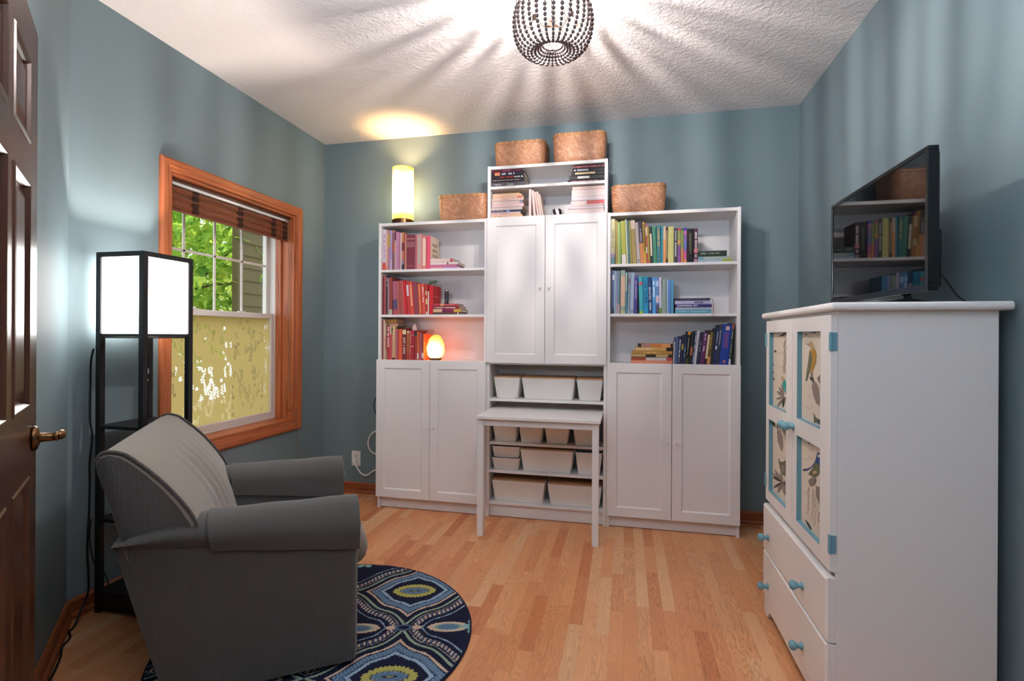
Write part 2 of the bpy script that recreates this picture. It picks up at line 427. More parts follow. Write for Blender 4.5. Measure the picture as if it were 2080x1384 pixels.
def tree(label, base, crown, r, n, size, mm, seed, h):
    rnd = random.Random(seed)
    T = thing('tree', label, 'tree', base)
    tr = MB(); b = Vector(base)
    tr.tube(smooth_path([b, b+Vector((.05, .04, h*.4)), b+Vector((-.04, .02, h*.8)), b+Vector((0, 0, h))], 5), [.11-.004*i for i in range(16)], 9)
    tr.build('trunk', BARK, T, smooth=True)
    for k in range(7):
        a = rnd.uniform(0, 6.28); s = b+Vector((0, 0, h*rnd.uniform(.5, .95)))
        e = Vector(crown)+Vector((math.cos(a)*r[0]*.8, math.sin(a)*r[1]*.8, rnd.uniform(-.5, .5)*r[2]))
        MB().tube(smooth_path([s, (s+e)/2+Vector((0, 0, .12)), e], 5), [.035-.003*i for i in range(11)], 6).build('branch', BARK, T, smooth=True)
    f = MB(); foliage(f, n, crown, r, size, rnd)
    o = f.build('foliage', mm, T, flip=False); o['kind'] = 'stuff'
tree('maple tree with bright green leaves close outside the window', (-4.9, 2.6, -1), (-4.5, 2.5, 2.3), (1.2, 1.25, 1.5), 2100, .19, LEAFM, 3, 3.0)
tree('yellow green tree growing farther off behind the maple', (-8.0, 4.6, -1), (-7.4, 4.6, 2.8), (1.3, 2.6, 2.6), 2600, .26, LEAFB, 5, 3.6)
SID = mat('olive_clapboard_paint', '554a2e', .7, .2)
sw = MB()
sx = -3.3
for k in range(26):
    z = -.6+k*.17
    sw.add([(sx, 2.27, z), (sx, 6, z), (sx-.02, 6, z+.17), (sx-.02, 2.27, z+.17), (sx-.06, 2.27, z), (sx-.06, 6, z), (sx-.06, 6, z+.17), (sx-.06, 2.27, z+.17)],
           [(0, 1, 2, 3), (7, 6, 5, 4), (0, 4, 5, 1), (3, 2, 6, 7), (0, 3, 7, 4), (1, 5, 6, 2)])
sw.box(sx-.08, sx+.012, 2.18, 2.27, -.6, 3.9)
struct(sw.build('wall_outside', SID), 'olive clapboard house wall seen through the window', 'wall')
struct(B(-12, -.9, -6, 12, -1.1, -1.0).build('ground_outside', mat('dry_ground', '8a7f62', .9, .1)), 'dry ground outside below the window', 'ground')

# ------------------------------------------------------------------ door
D0 = Vector((.163, -2.544, 0)); da = math.atan2(-.656, .755)
DR = thing('door_1', 'dark stained six panel wooden door standing open at the left', 'door', D0, da, kind='structure')
DW, DH, DT = .745, 2.03, .035
# local frame: x along door from free edge to hinge, y normal towards room (visible face at y=0)
def lb(m, *a): return m.build(a[0], a[1], DR, off=(0, 0, 0), bevel=a[2] if len(a) > 2 else 0, seg=2)
cols = ((.12, .335), (.405, .625)); rows = ((.22, .868), (1.038, 1.604), (1.70, 1.911))
m = MB()
xs = [0, .12, .335, .405, .625, DW]; zs = [.008, .22, .868, 1.038, 1.604, 1.70, 1.911, DH]
for i in range(5):
    for j in range(7):
        hole = i in (1, 3) and j in (1, 3, 5)
        if not hole: m.box(xs[i], xs[i+1], -DT, 0, zs[j], zs[j+1])
lb(m, 'door_frame', DOORW)
for (x0, x1) in cols:
    for (z0, z1) in rows:
        p = MB()
        # ovolo moulding then raised field
        def ring(d, y): return [(x0+d, y, z0+d), (x1-d, y, z0+d), (x1-d, y, z1-d), (x0+d, y, z1-d)]
        p.loft([ring(-.0, .0), ring(.004, .0035), ring(.010, .003), ring(.016, -.004), ring(.020, -.010), ring(.024, -.011), ring(.05, -.003), ring(.056, -.002)], cap=(False, True))
        p.box(x0, x1, -DT+.006, -DT+.012, z0, z1)
        lb(p, 'raised_panel', DOORW)
hd = MB()
hd.lathe([(.0, .0), (.031, .0), (.033, .004), (.030, .010), (.022, .013), (.012, .016), (.011, .045), (.013, .05), (.0, .051)], (.062, 0, .953), 'y', 24)
hd2 = MB()
hp = smooth_path([(.062, .046, .953), (.05, .053, .955), (.025, .052, .952), (0, .05, .949), (-.018, .05, .946)], 6)
hd2.tube(hp, [.0105, .011, .0115, .0115, .0125, .013, .013, .013, .0135, .0135, .0135, .0135, .0135, .0135, .013, .013, .013, .0125, .012, .0115, .011, .010, .0085, .006, .004][:len(hp)], 12)
r_ = lb(hd, 'door_handle', BRASS)
r_.data.polygons.foreach_set('use_smooth', [True]*len(r_.data.polygons)); r_['label'] = 'antique brass door handle'
lv = hd2.build('lever', BRASS, r_, off=(0, 0, 0), smooth=True)
hd3 = MB().lathe([(0, -DT), (.031, -DT), (.033, -DT-.004), (.022, -DT-.012), (.011, -DT-.016), (.011, -DT-.04), (.0, -DT-.042)], (.062, 0, .953), 'y', 24)
hd3.tube(smooth_path([(.062, -DT-.036, .953), (.01, -DT-.04, .951), (.17, -DT-.04, .951)][:1]+[(.1, -DT-.04, .951), (.17, -DT-.04, .95)], 5), .009, 10)
hd3.build('back_handle', BRASS, r_, off=(0, 0, 0), smooth=True)
# ------------------------------------------------------------------ bookcases
FY, T_ = -.28, .02
def framed_door(m, x0, x1, z0, z1, y, th=.018, st=.058):
    """flat frame with a recessed bevelled panel; front face at y (towards -y)"""
    def ring(d, yy): return [(x0+d, yy, z0+d), (x1-d, yy, z0+d), (x1-d, yy, z1-d), (x0+d, yy, z1-d)]
    m.loft([ring(0, y+th), ring(0, y+.0012), ring(.0012, y), ring(st, y), ring(st+.007, y+.007), ring(st+.008, y+.008)], cap=(True, True))
def knob(m, c, r=.0085):
    x, y, z = c
    m.lathe([(.004, y), (.004, y-.008), (r, y-.014), (r*1.05, y-.018), (r*.8, y-.0225), (0, y-.024)], (x, 0, z), 'y', 16)
def bookcase(x0, top, shelves, doors, label, deck, plinth=True):
    bc = thing('bookcase', label, 'bookcase', (x0+.4, -.14, 0), group=None)
    x1 = x0+.8
    for a, b in ((x0+.0004, x0+T_), (x1-T_, x1-.0004)):
        B(a, b, FY, -.004, 0, top).build('side_panel', WHITE, bc, bevel=.0012)
    B(x0+T_, x1-T_, FY+.002, -.004, top-.022, top-.0015).build('top_panel', WHITE, bc, bevel=.0012)
    B(x0+T_, x1-T_, -.012, -.006, .08, top-.022).build('back_panel', WHITE, bc)
    for z in shelves:
        B(x0+T_, x1-T_, FY+.002, -.012, z-.0175, z).build('shelf', WHITE, bc, bevel=.0012)
    B(x0+T_, x1-T_, FY+.022, FY+.04, .004, .0845).build('plinth', WHITE, bc, bevel=.001)
    for yy in (-.23, -.08): MB().lathe([(.006, top-.0235), (.006, top-.0222)], (x1-.06, yy, 0), seg=10).build('cam_cover', mat('grey_plastic_cap', 'a8a4a4', .5, .4), bc)
    for (a, b, z0, z1, hinge) in doors:
        m = MB(); framed_door(m, a, b, z0, z1, FY-.02)
        d = m.build('door', WHITE, bc)
        k = MB(); kx = b-.028 if hinge == 'l' else a+.028
        kz = doors_kz[0]
        knob(k, (kx, FY-.02, kz)); k.build('knob', mat('white_knob', 'f0ece8', .35, .5), d, smooth=True)
    return bc
doors_kz = [.59]
bookcase(0, 2.02, (.10, .42, 1.05, 1.37, 1.688), [(-.003, .397, .084, 1.052, 'l'), (.4, .797, .084, 1.052, 'r')], 'white left bookcase holding pink, red and orange books above two doors', 0)
doors_kz = [.565]
bookcase(1.6, 2.02, (.10, .42, 1.05, 1.37, 1.689), [(1.604, 1.999, .080, 1.055, 'l'), (2.002, 2.399, .080, 1.055, 'r')], 'white right bookcase holding green, blue and navy books above two doors', 0)
doors_kz = [1.545]
bookcase(.8, 2.37, (.104, .318, .508, .801, 1.05, 1.35, 1.7, 2.02, 2.232), [(.803, 1.197, 1.043, 2.019, 'l'), (1.2, 1.597, 1.043, 2.019, 'r')], 'tall white middle bookcase with upper doors and white bins below', 0)

# ------------------------------------------------------------------ pull-out desk
DK = thing('desk', 'narrow white desk with two front legs pulled out of the middle bookcase', 'desk', (1.2, -.4, 0))
B(.827, 1.578, -.632, -.13, .718, .7355).build('tabletop', WHITE, DK, bevel=.0015)
for a, b in ((.834, .872), (1.53, 1.568)): B(a, b, -.612, -.572, 0, .7175).build('leg', WHITE, DK, bevel=.0012)
B(.872, 1.53, -.607, -.589, .676, .7175).build('apron', WHITE, DK, bevel=.001)
for a, b in ((.838, .856), (1.546, 1.564)): B(a, b, -.572, -.14, .68, .7175).build('side_rail', WHITE, DK, bevel=.001)

# ------------------------------------------------------------------ bins
BINP = mat('white_bin_plastic', 'e9e7e4', .35, .4)
BAMB = wood('bamboo_lid_wood', 'b58a64', '94694a', 'x', .45)
def make_bin(x0, x1, z0, z1, lid, label, dep=.235, xb=.014):
    cx = (x0+x1)/2; yf = -.268
    bn = thing('storage_bin', label, 'bin', (cx, yf+dep/2, z0), group='white storage bins in the middle bookcase')
    m = MB(); t = .003
    def rr(f, z, ins): # f 0 bottom 1 top
        k = xb*(1-f)+ins
        return rrect(x0+k, x1-k, yf+.012*(1-f)+ins, yf+dep-.012*(1-f)-ins, .016, z, 4)
    m.loft([rr(0, z0+.003, .003), rr(.0, z0, .006)][::-1]+[rr(.98, z1-.006, 0), rr(1, z1-.004, -.0015), rr(1, z1, -.0015), rr(1, z1, .003), rr(.03, z0+.006, .004)], cap=(True, True))
    m.build('tub', BINP, bn, smooth=True, angle=35)
    if lid:
        MB().loft([rr(1, z1+.0003, .0015), rr(1, z1+.009, .0015)]).build('lid', BAMB, bn, bevel=.002, label='bamboo lid')
P = 'on the upper bin shelf'
make_bin(.845, 1.026, .802, .942, 1, 'narrow white bin with bamboo lid, left on the shelf above the desk')
make_bin(1.038, 1.394, .802, .940, 1, 'wide white bin with bamboo lid, middle of the shelf above the desk')
make_bin(1.405, 1.576, .802, .938, 1, 'narrow white bin with bamboo lid, right on the shelf above the desk')
make_bin(.836, 1.014, .5085, .64, 0, 'small white bin just under the desk top, first from left')
make_bin(1.018, 1.188, .5085, .64, 0, 'small white bin just under the desk top, second from left')
make_bin(1.191, 1.362, .5085, .64, 0, 'small white bin just under the desk top, third from left')
make_bin(1.381, 1.553, .5085, .64, 0, 'small white bin just under the desk top, fourth from left')
make_bin(.834, 1.026, .3185, .400, 0, 'shallow white bin under another one, lower left of the third bin shelf', xb=.010)
make_bin(.836, 1.027, .4005, .478, 0, 'shallow white open bin stacked on another bin behind the left desk leg', xb=.008)
make_bin(1.031, 1.387, .3185, .465, 1, 'wide white lidded bin in the middle of the third bin shelf')
make_bin(1.399, 1.574, .3185, .466, 0, 'narrow white open bin behind the right desk leg')
make_bin(.835, 1.198, .1045, .246, 1, 'large white lidded bin at the bottom left of the middle bookcase')
make_bin(1.216, 1.572, .1045, .244, 1, 'large white lidded bin at the bottom right of the middle bookcase')

# ------------------------------------------------------------------ woven baskets
def basket_m():
    t = NT('woven_bamboo_strips')
    x, y, z = t.xyz(t.pos(False))
    u = t.math('ADD', x, y)
    rot = t.n('VectorRotate', {'rotation_type': 'Z_AXIS'}, Vector=t.vec(u, z, 0), Angle=math.radians(42))
    br = t.n('TexBrick', {'offset': .5, 'squash': 1.0}, Vector=rot.outputs[0], Scale=1, Color1=(*lin('c8926f'), 1), Color2=(*lin('ac7858'), 1), Mortar=(*lin('74492f'), 1))
    br.inputs['Mortar Size'].default_value = .0007; br.inputs['Brick Width'].default_value = .034; br.inputs['Row Height'].default_value = .0095
    br.inputs['Mortar Smooth'].default_value = .6; br.inputs['Bias'].default_value = -.1
    nz = t.n('TexNoise', Vector=t.pos(False), Scale=35, Detail=2)
    c = t.mix(t.math('MULTIPLY', t.math('GREATER_THAN', nz.outputs[0], .6), .35), br.outputs['Color'], lin('dcb088'))
    t.bsdf(c, .45, .4, bump=t.math('SUBTRACT', 1, br.outputs['Fac']), bstr=.7, bdist=.003)
    return t.m
WEAVE = basket_m(); RIMM = wood('bamboo_rim', 'b07c50', '8a5a38', 'x', .4, 1.5)
LASH = mat('rattan_lashing', 'c9a070', .5, .4)
def basket(x0, x1, z0, z1, label, handle=False, y0=-.272, y1=-.03):
    b = thing('woven_basket', label, 'basket', ((x0+x1)/2, (y0+y1)/2, z0), group='woven bamboo baskets on the bookcases')
    m = MB(); r = .05
    L = []
    for f, ins in ((0, .016), (.03, .010), (.3, .003), (.7, 0), (1, .0)):
        L.append(rrect(x0+ins, x1-ins, y0+ins, y1-ins, r, z0+.0005+(z1-z0-.001)*f, 7))
    L += [rrect(x0+.004, x1-.004, y0+.004, y1-.004, r-.004, z1-.001, 7), rrect(x0+.014, x1-.014, y0+.014, y1-.014, r-.012, z0+.008, 7)]
    m.loft(L); m.build('body', WEAVE, b, smooth=True, angle=50)
    rm = MB()
    rm.loft([rrect(x0-.003, x1+.003, y0-.003, y1+.003, r+.003, z1-.018, 7), rrect(x0-.004, x1+.004, y0-.004, y1+.004, r+.004, z1-.008, 7), rrect(x0-.002, x1+.002, y0-.002, y1+.002, r+.002, z1+.001, 7),
             rrect(x0+.007, x1-.007, y0+.007, y1-.007, r-.007, z1+.001, 7), rrect(x0+.007, x1-.007, y0+.007, y1-.007, r-.007, z1-.018, 7)])
    rim = rm.build('rim', RIMM, b, smooth=True, angle=40)
    lm = MB(); n = 7
    for k in range(n):
        x = x0+.05+(x1-x0-.1)*k/(n-1)
        lm.box(x-.003, x+.003, y0-.0055, y0+.009, z1-.019, z1+.0025)
    lm.build('lashing', LASH, rim, bevel=.001)
    if handle:
        MB().tube([(x0+.04, y1-.02, z1+.012), (x1-.06, y1-.02, z1+.012)], .005, 8).box(x0+.05, x0+.06, y1-.024, y1-.016, z1-.02, z1+.012).box(x1-.08, x1-.07, y1-.024, y1-.016, z1-.02, z1+.012).build('handle', mat('dark_rattan', '3a3424', .6, .3), b, label='dark handle bar')
basket(.436, .793, 2.0200, 2.196, 'woven bamboo basket beside the tall lamp on the left bookcase', True)
basket(.838, 1.188, 2.3700, 2.531, 'shorter woven basket at the left on top of the tall middle bookcase')
basket(1.238, 1.586, 2.3700, 2.558, 'taller woven basket at the right on top of the tall middle bookcase')
basket(1.622, 1.964, 2.0200, 2.196, 'woven bamboo basket standing alone on the right bookcase')

UP={
 'A1':[
  (0.012,0.026,0.289,-0.002,'d9cbd8','tall white book with violet lettering and red foot',{'b': [(0.82, 1, 'c9544f')], 'd': '8a70a8'}),
  (0.04,0.015,0.284,-0.002,'d8a79c','slim peach pink book with orange foot',{'b': [(0.9, 1, 'dd8a6a')]}),
  (0.056,0.02,0.283,-0.002,'a97f96','mauve book with gold title plate',{'b': [(0.1, 0.43, 'b59a4f')]}),
  (0.077,0.014,0.282,-0.002,'a999c6','slim lavender book',{'b': [(0.75, 1, 'c3a8c4')]}),
  (0.092,0.02,0.282,-0.002,'8f6068','dusty mauve book with red stripe',{'b': [(0, 0.06, 'b57a5a'), (0.3, 0.55, 'b65a4a')]}),
  (0.113,0.01,0.268,-0.002,'c9b0b0','thin pale book with plum top',{'b': [(0, 0.22, '6a3a55')]}),
  (0.124,0.024,0.267,-0.002,'c487a5','bright mauve pink book',{}),
  (0.148,0.007,0.263,-0.002,'c08096','very thin rose pink book',{}),
  (0.155,0.014,0.261,-0.002,'cdb6b6','pale grey pink book',{}),
  (0.17,0.017,0.265,-0.001,'b8705a','book banded in orange, maroon, salmon and navy',{'b': [(0, 0.28, 'c67f57'), (0.28, 0.5, '7a2f45'), (0.5, 0.75, 'c97a6a'), (0.75, 0.86, '8c8aa0'), (0.86, 1, '2b2f4c')]}),
  (0.19,0.015,0.252,-0.002,'c98478','salmon pink book',{}),
  (0.206,0.062,0.244,-0.002,'7d3644','very thick maroon leather book',{'b': [(0.09, 0.14, 'a36a70'), (0.2, 0.36, '98606a'), (0.88, 0.9, '9a6068')], 'fat': 1}),
  (0.269,0.012,0.244,-0.002,'a56468','thin rose brown book',{}),
  (0.282,0.039,0.246,-0.001,'cf8a8c','wide pink book with grey green panel',{'b': [(0.05, 0.85, 'a9a79a', 0.3, 0.75)]}),
  (0.322,0.032,0.232,-0.001,'c9786e','salmon book with cream panel',{'b': [(0.07, 0.9, 'd8c0ae', 0.15, 0.85)]}),
  (0.355,0.029,0.233,-0.001,'d0506a','hot pink book with illustrated cream cover',{'cover': 'd8c4ae'})],
 'A2':[
  (0.019,0.016,0.277,-0.002,'7d3138','dark red book',{}),
  (0.036,0.012,0.277,-0.002,'ad5a5e','thin rose red book',{}),
  (0.048,0.014,0.279,-0.002,'4a3440','dark purple book with white lettering',{'d': 'd8d0d8', 'dr': (0.05, 0.3)}),
  (0.063,0.01,0.262,-0.002,'a8909a','thin greyish mauve book',{}),
  (0.074,0.025,0.267,-0.002,'97403a','brick red book with pale grey foot',{'b': [(0.86, 1, 'b5b0a0')]}),
  (0.103,0.033,0.238,-0.008,'b0607a','pink and navy book',{'b': [(0.55, 0.85, '5a4a6e'), (0.85, 1, 'b85060')]}),
  (0.137,0.019,0.237,-0.012,'b5605c','slim rose book',{}),
  (0.157,0.022,0.242,-0.013,'ad5450','brick rose book',{}),
  (0.184,0.027,0.242,-0.021,'c4252e','bright red book with pink edge',{'b': [(0, 1, 'd87a7a', 0, 0.18)]}),
  (0.212,0.021,0.238,-0.021,'c23a3e','red book with white title label',{'b': [(0.12, 0.45, 'e3cdd2', 0.12, 0.88)]}),
  (0.234,0.028,0.232,-0.021,'cf4a3a','orange red book with cream lettering',{'d': 'e8cfa8', 'dr': (0.1, 0.75)}),
  (0.263,0.035,0.225,-0.02,'8a3e50','dark plum rose book',{}),
  (0.296,0.022,0.217,-0.014,'c4503a','orange red book with golden flecks',{'d': 'd9a860', 'dr': (0.05, 0.95)}),
  (0.319,0.025,0.215,-0.012,'cb5148','salmon red book with white block letters',{'d': 'f0d8d0', 'dr': (0.1, 0.6)}),
  (0.345,0.017,0.213,-0.005,'b8382f','red book with cream blotches',{'b': [(0.22, 0.36, 'd8c0a0', 0.1, 0.7), (0.48, 0.66, 'e3d090', 0.15, 0.8), (0.9, 1, 'e0d0b8', 0.2, 0.8)]}),
  (0.363,0.008,0.163,-0.002,'d9cfc4','thin white booklet',{}),
  (0.374,0.03,0.203,-0.003,'c2242c','bright red cloth bound book',{'cover': 'b82a30'})],
 'A3':[
  (0.018,0.009,0.281,-0.004,'8a4450','thin dark rose booklet against the shelf side',{}),
  (0.028,0.013,0.285,-0.005,'dcb8a2','tall slim cream pink book',{}),
  (0.042,0.011,0.259,-0.005,'a89a80','slim sage and rose book',{'b': [(0.35, 0.75, 'b06a6a')]}),
  (0.053,0.024,0.24,-0.002,'b03a44','crimson book with big white letters',{'d': 'ecd6cc', 'dr': (0.03, 0.62), 'big': 1}),
  (0.078,0.021,0.24,-0.002,'c25058','rose red book with leafy pale top',{'b': [(0, 0.24, 'c7b79c'), (0.04, 0.22, '5a8a48', 0.6, 1)]}),
  (0.1,0.017,0.239,-0.002,'d9bf8c','cream book with dark foot',{'b': [(0.93, 1, '4a2a20')], 'd': '8a6a4a', 'dr': (0.1, 0.9)}),
  (0.119,0.019,0.215,-0.001,'b56a72','mauve rose book',{}),
  (0.139,0.011,0.217,-0.001,'b84c48','red rose book',{}),
  (0.151,0.023,0.219,-0.001,'e0603a','bright orange book',{}),
  (0.175,0.034,0.223,-0.001,'7a2a30','dark red book with cream top label',{'b': [(0.05, 0.19, 'e3d3a0', 0.12, 0.9)], 'd': 'd8b0a4', 'dr': (0.25, 0.82), 'big': 1}),
  (0.211,0.018,0.208,-0.002,'b0683a','amber book with red foot',{'b': [(0.02, 0.08, 'e8dcc8', 0.2, 0.9), (0.7, 1, 'b8483a')]}),
  (0.23,0.014,0.208,-0.001,'b8504c','speckled red book',{'d': 'dba090', 'dr': (0.05, 0.95)}),
  (0.245,0.021,0.207,-0.001,'b02a38','crimson book',{'b': [(0.15, 0.17, 'e0b0a8'), (0.52, 0.55, 'e0b0a8')]}),
  (0.267,0.021,0.199,-0.001,'a03a34','dark red book with navy top',{'b': [(0, 0.15, '3a3444')]}),
  (0.289,0.014,0.2,-0.001,'d0663e','orange book with white foot',{'b': [(0.75, 0.95, 'd8c8cc')]}),
  (0.304,0.019,0.188,-0.001,'b85664','rose mauve book',{}),
  (0.324,0.014,0.186,-0.001,'8a4a40','brown book with orange cover by the salt lamp',{'b': [(0.72, 0.92, 'cfc4c8')], 'cover': 'dd6a38'})],
 'C1':[
  (1.621,0.026,0.293,-0.002,'c2bf98','cream green book with big brown lettering',{'b': [(0.76, 0.85, '9a85a8'), (0.85, 1, '5e8488')], 't': ('PAPER CRAFTS', '6a4a3a', 0.24, 0.74)}),
  (1.651,0.015,0.282,-0.005,'9a8a45','slim olive book',{}),
  (1.668,0.02,0.273,-0.006,'7fa05a','green spiral bound book',{'b': [(0, 1, 'c9d0a0', 0, 0.2)]}),
  (1.69,0.027,0.278,-0.012,'a5a548','yellow green book with white foot',{'b': [(0.78, 1, 'ddd0cc')]}),
  (1.718,0.011,0.287,-0.016,'bcc4a4','slim pale sage book',{}),
  (1.73,0.012,0.279,-0.014,'4f7078','dark teal book',{}),
  (1.743,0.012,0.279,-0.013,'9a9350','yellow olive book',{}),
  (1.756,0.026,0.279,-0.017,'a8915a','olive book with white top',{'b': [(0, 0.2, 'ddcdb4')]}),
  (1.783,0.021,0.265,-0.018,'bdb0ae','pale grey book',{'b': [(0.9, 0.93, '6a6a78', 0.2, 0.8), (0.95, 0.97, '6a6a78', 0.2, 0.8)]}),
  (1.805,0.024,0.271,-0.018,'4a3a48','dark plum and orange book',{'b': [(0.52, 1, 'd08a58')], 'd': 'c8c0d0', 'dr': (0.15, 0.5)}),
  (1.829,0.012,0.264,-0.015,'c9a93a','yellow book with black lettering',{'d': '3a3020', 'dr': (0.05, 0.7), 'big': 1}),
  (1.841,0.01,0.259,-0.01,'b8565a','slim red and white book',{'b': [(0.1, 0.32, 'dcc8b8'), (0.6, 0.75, 'dcc8b8')]}),
  (1.852,0.012,0.236,-0.012,'a58a3c','slim golden book',{'b': [(0.92, 1, 'b8623a')]}),
  (1.866,0.019,0.235,-0.011,'2e3230','black book with cream title plate',{'b': [(0.2, 0.8, 'e0cdb4', 0.25, 0.8)]}),
  (1.887,0.022,0.236,-0.01,'3f8068','green book',{}),
  (1.906,0.024,0.239,-0.005,'3a6a70','teal book with gold lettering',{'d': 'a89a58', 'dr': (0.08, 0.55), 'big': 1}),
  (1.931,0.013,0.238,-0.003,'2a7f92','bright teal book',{}),
  (1.945,0.016,0.232,-0.002,'bfa58c','pale and orange book',{'b': [(0.35, 1, 'c98a50')]}),
  (1.962,0.012,0.228,-0.001,'8a7a5a','brown and cream book',{'b': [(0, 0.1, '3a2a28'), (0.88, 1, '3a2a28')]}),
  (1.976,0.034,0.23,-0.001,'b8b672','wide yellow green book with ruled lines',{'b': [(0.22, 0.225, '7a7a50', 0.1, 0.9), (0.3, 0.305, '7a7a50', 0.1, 0.9), (0.45, 0.455, '7a7a50', 0.1, 0.9), (0.6, 0.605, '7a7a50', 0.1, 0.9), (0.75, 0.755, '7a7a50', 0.1, 0.9)]}),
  (2.011,0.02,0.217,-0.001,'34373a','charcoal book with white lettering',{'b': [(0.06, 0.36, '9a9aa0', 0.3, 0.75), (0.4, 0.82, 'a8a8aa', 0.3, 0.75)]}),
  (2.032,0.019,0.217,-0.001,'8f8a5a','patterned book with pink top',{'b': [(0, 0.06, 'c03a5a'), (0.2, 0.3, '8aa050'), (0.35, 0.45, 'c9965a'), (0.5, 1, '7a508a')]}),
  (2.052,0.017,0.214,-0.002,'7f9050','patterned green and orange book',{'b': [(0, 0.05, '2a5a58'), (0.6, 1, 'c07a50')]}),
  (2.07,0.017,0.217,-0.002,'8a6aa8','patterned purple book with indigo top',{'b': [(0, 0.06, '3a2a9a'), (0.1, 0.2, 'c06a98'), (0.4, 0.6, '6a78b8'), (0.68, 0.9, 'c85a90'), (0.9, 1, 'd08a50')]}),
  (2.089,0.04,0.212,-0.001,'16181e','wide black book with small gold lettering',{'d': '6a6a4a', 'dr': (0.1, 0.75)}),
  (2.13,0.023,0.211,-0.001,'4a2a34','dark plum book with white block letters',{'d': 'e0d4d8', 'dr': (0.08, 0.85), 'big': 1, 'b': [(0.6, 0.72, 'd07a80'), (0.9, 1, 'a08088')]})],
 'C2':[
  (1.62,0.012,0.284,-0.002,'4a4c5e','dark slate book',{}),
  (1.632,0.01,0.28,0.0,'5a78a8','navy and blue book',{'b': [(0.1, 0.22, 'dfe4ee'), (0.88, 1, '23283a')]}),
  (1.643,0.011,0.277,0.001,'9fb4c0','pale blue grey book',{}),
  (1.655,0.012,0.276,0.0,'8d93b8','periwinkle book with pink foot',{'b': [(0.75, 1, 'b8a4b4')]}),
  (1.668,0.012,0.277,0.001,'6f8a94','slate teal book',{'b': [(0.78, 1, 'b5a4a8')]}),
  (1.684,0.029,0.28,0.002,'8fa59a','wide pale green book with peach title plate',{'b': [(0.12, 0.83, 'dcb89c', 0.08, 0.98), (0.9, 1, 'b3b48a')]}),
  (1.714,0.012,0.264,0.003,'a4bdb4','mint and teal book',{'b': [(0.45, 1, '4a8494')]}),
  (1.727,0.015,0.264,0.006,'8499ab','blue grey book with a brown spot',{'b': [(0.14, 0.26, '8a4a40', 0.3, 0.8)]}),
  (1.743,0.023,0.264,0.006,'9daec4','light steel blue book',{'b': [(0.9, 0.93, '4a5a70', 0.3, 0.8), (0.95, 0.97, '4a5a70', 0.3, 0.8)]}),
  (1.768,0.02,0.243,0.004,'4d4488','violet book with white script',{'d': 'c0b8e0', 'dr': (0.1, 0.6)}),
  (1.802,0.025,0.237,-0.007,'3fa0ac','turquoise book with a red dot and green foot',{'b': [(0.93, 1, '8aa83a')], 'dot': 'c85060'}),
  (1.829,0.029,0.236,-0.006,'2585ae','cerulean book with dark blue letters',{'d': '184a78', 'dr': (0.12, 0.72), 'big': 1}),
  (1.859,0.022,0.233,-0.006,'23406c','navy blue book with white lettering',{'t': ('BEASTIES', 'e8ecf0', 0.28, 0.62), 'b': [(0.69, 0.9, 'b8b4c0', 0.35, 0.75)]}),
  (1.883,0.021,0.231,-0.004,'4a90c8','sky blue book with white letters',{'d': 'e4ecf4', 'dr': (0.1, 0.6), 'big': 1}),
  (1.904,0.02,0.23,-0.005,'5a80b0','multicoloured blue book',{'b': [(0.1, 0.25, 'a9c0e0'), (0.5, 0.7, 'c0b0c0'), (0.75, 1, '4a4a5a')]}),
  (1.925,0.016,0.23,-0.004,'bcb8cc','lilac white book with green foot',{'b': [(0.84, 1, '6a8a3c')]}),
  (1.941,0.025,0.217,-0.001,'84968e','sage grey book',{}),
  (1.969,0.024,0.215,-0.001,'5a82bc','blue book with white edge',{'b': [(0, 1, 'c8d4e0', 0, 0.2)]}),
  (1.994,0.017,0.212,-0.001,'4f90b4','teal blue book last in its row',{'cover': '5f96a8'})],
 'C3':[
  (2.018,0.009,0.151,0.007,'b8b0b4','thin white book with dark top',{'b': [(0, 0.06, '1a1a24')]}),
  (2.028,0.017,0.172,0.008,'4a5f8a','slate blue book',{}),
  (2.045,0.015,0.178,0.011,'2a2a4a','navy book with large white letters',{'d': 'dcdcea', 'dr': (0.12, 0.9), 'big': 1}),
  (2.061,0.014,0.178,0.012,'2c2840','dark violet navy book with gold plate',{'b': [(0.28, 0.48, 'a8944a', 0.1, 0.9)]}),
  (2.075,0.015,0.188,0.014,'22304e','blue black book',{'d': 'b0c0d0', 'dr': (0.4, 0.75)}),
  (2.091,0.018,0.207,0.017,'23231f','black book with orange top',{'b': [(0, 0.1, 'd08a2a'), (0.8, 1, '4a4a28')], 'd': '9a9a90', 'dr': (0.2, 0.7)}),
  (2.11,0.019,0.203,0.021,'24262a','black book with an orange flame picture',{'b': [(0.45, 0.72, 'a5644a', 0.1, 0.9)]}),
  (2.13,0.011,0.212,0.023,'26335a','navy and white dotted book',{'d': 'd0d8e8', 'dr': (0.03, 0.95), 'big': 1}),
  (2.141,0.015,0.213,0.026,'cfc8d0','white book',{'d': '8a88a0', 'dr': (0.2, 0.5)}),
  (2.157,0.019,0.201,0.028,'2a2c40','dark slate navy book',{'d': '9aa0b0', 'dr': (0.3, 0.6)}),
  (2.177,0.026,0.204,0.025,'5a2858','purple book with white lettering',{'d': 'd4c0d8', 'dr': (0.05, 0.6)}),
  (2.204,0.013,0.217,0.022,'2c2024','black book with cream title plate',{'b': [(0.13, 0.82, 'd8c49c', 0.02, 0.98)]}),
  (2.217,0.019,0.208,0.022,'6a5430','brown gold book',{'b': [(0.75, 1, 'c08a50')], 'd': 'b8a050', 'dr': (0.08, 0.5)}),
  (2.237,0.017,0.217,0.024,'2a2c34','wide charcoal book',{}),
  (2.255,0.016,0.23,0.029,'28345e','slim navy book',{'b': [(0.48, 0.58, 'c0c8e0', 0.2, 0.8)], 'd': 'c0c8e0', 'dr': (0.1, 0.4)}),
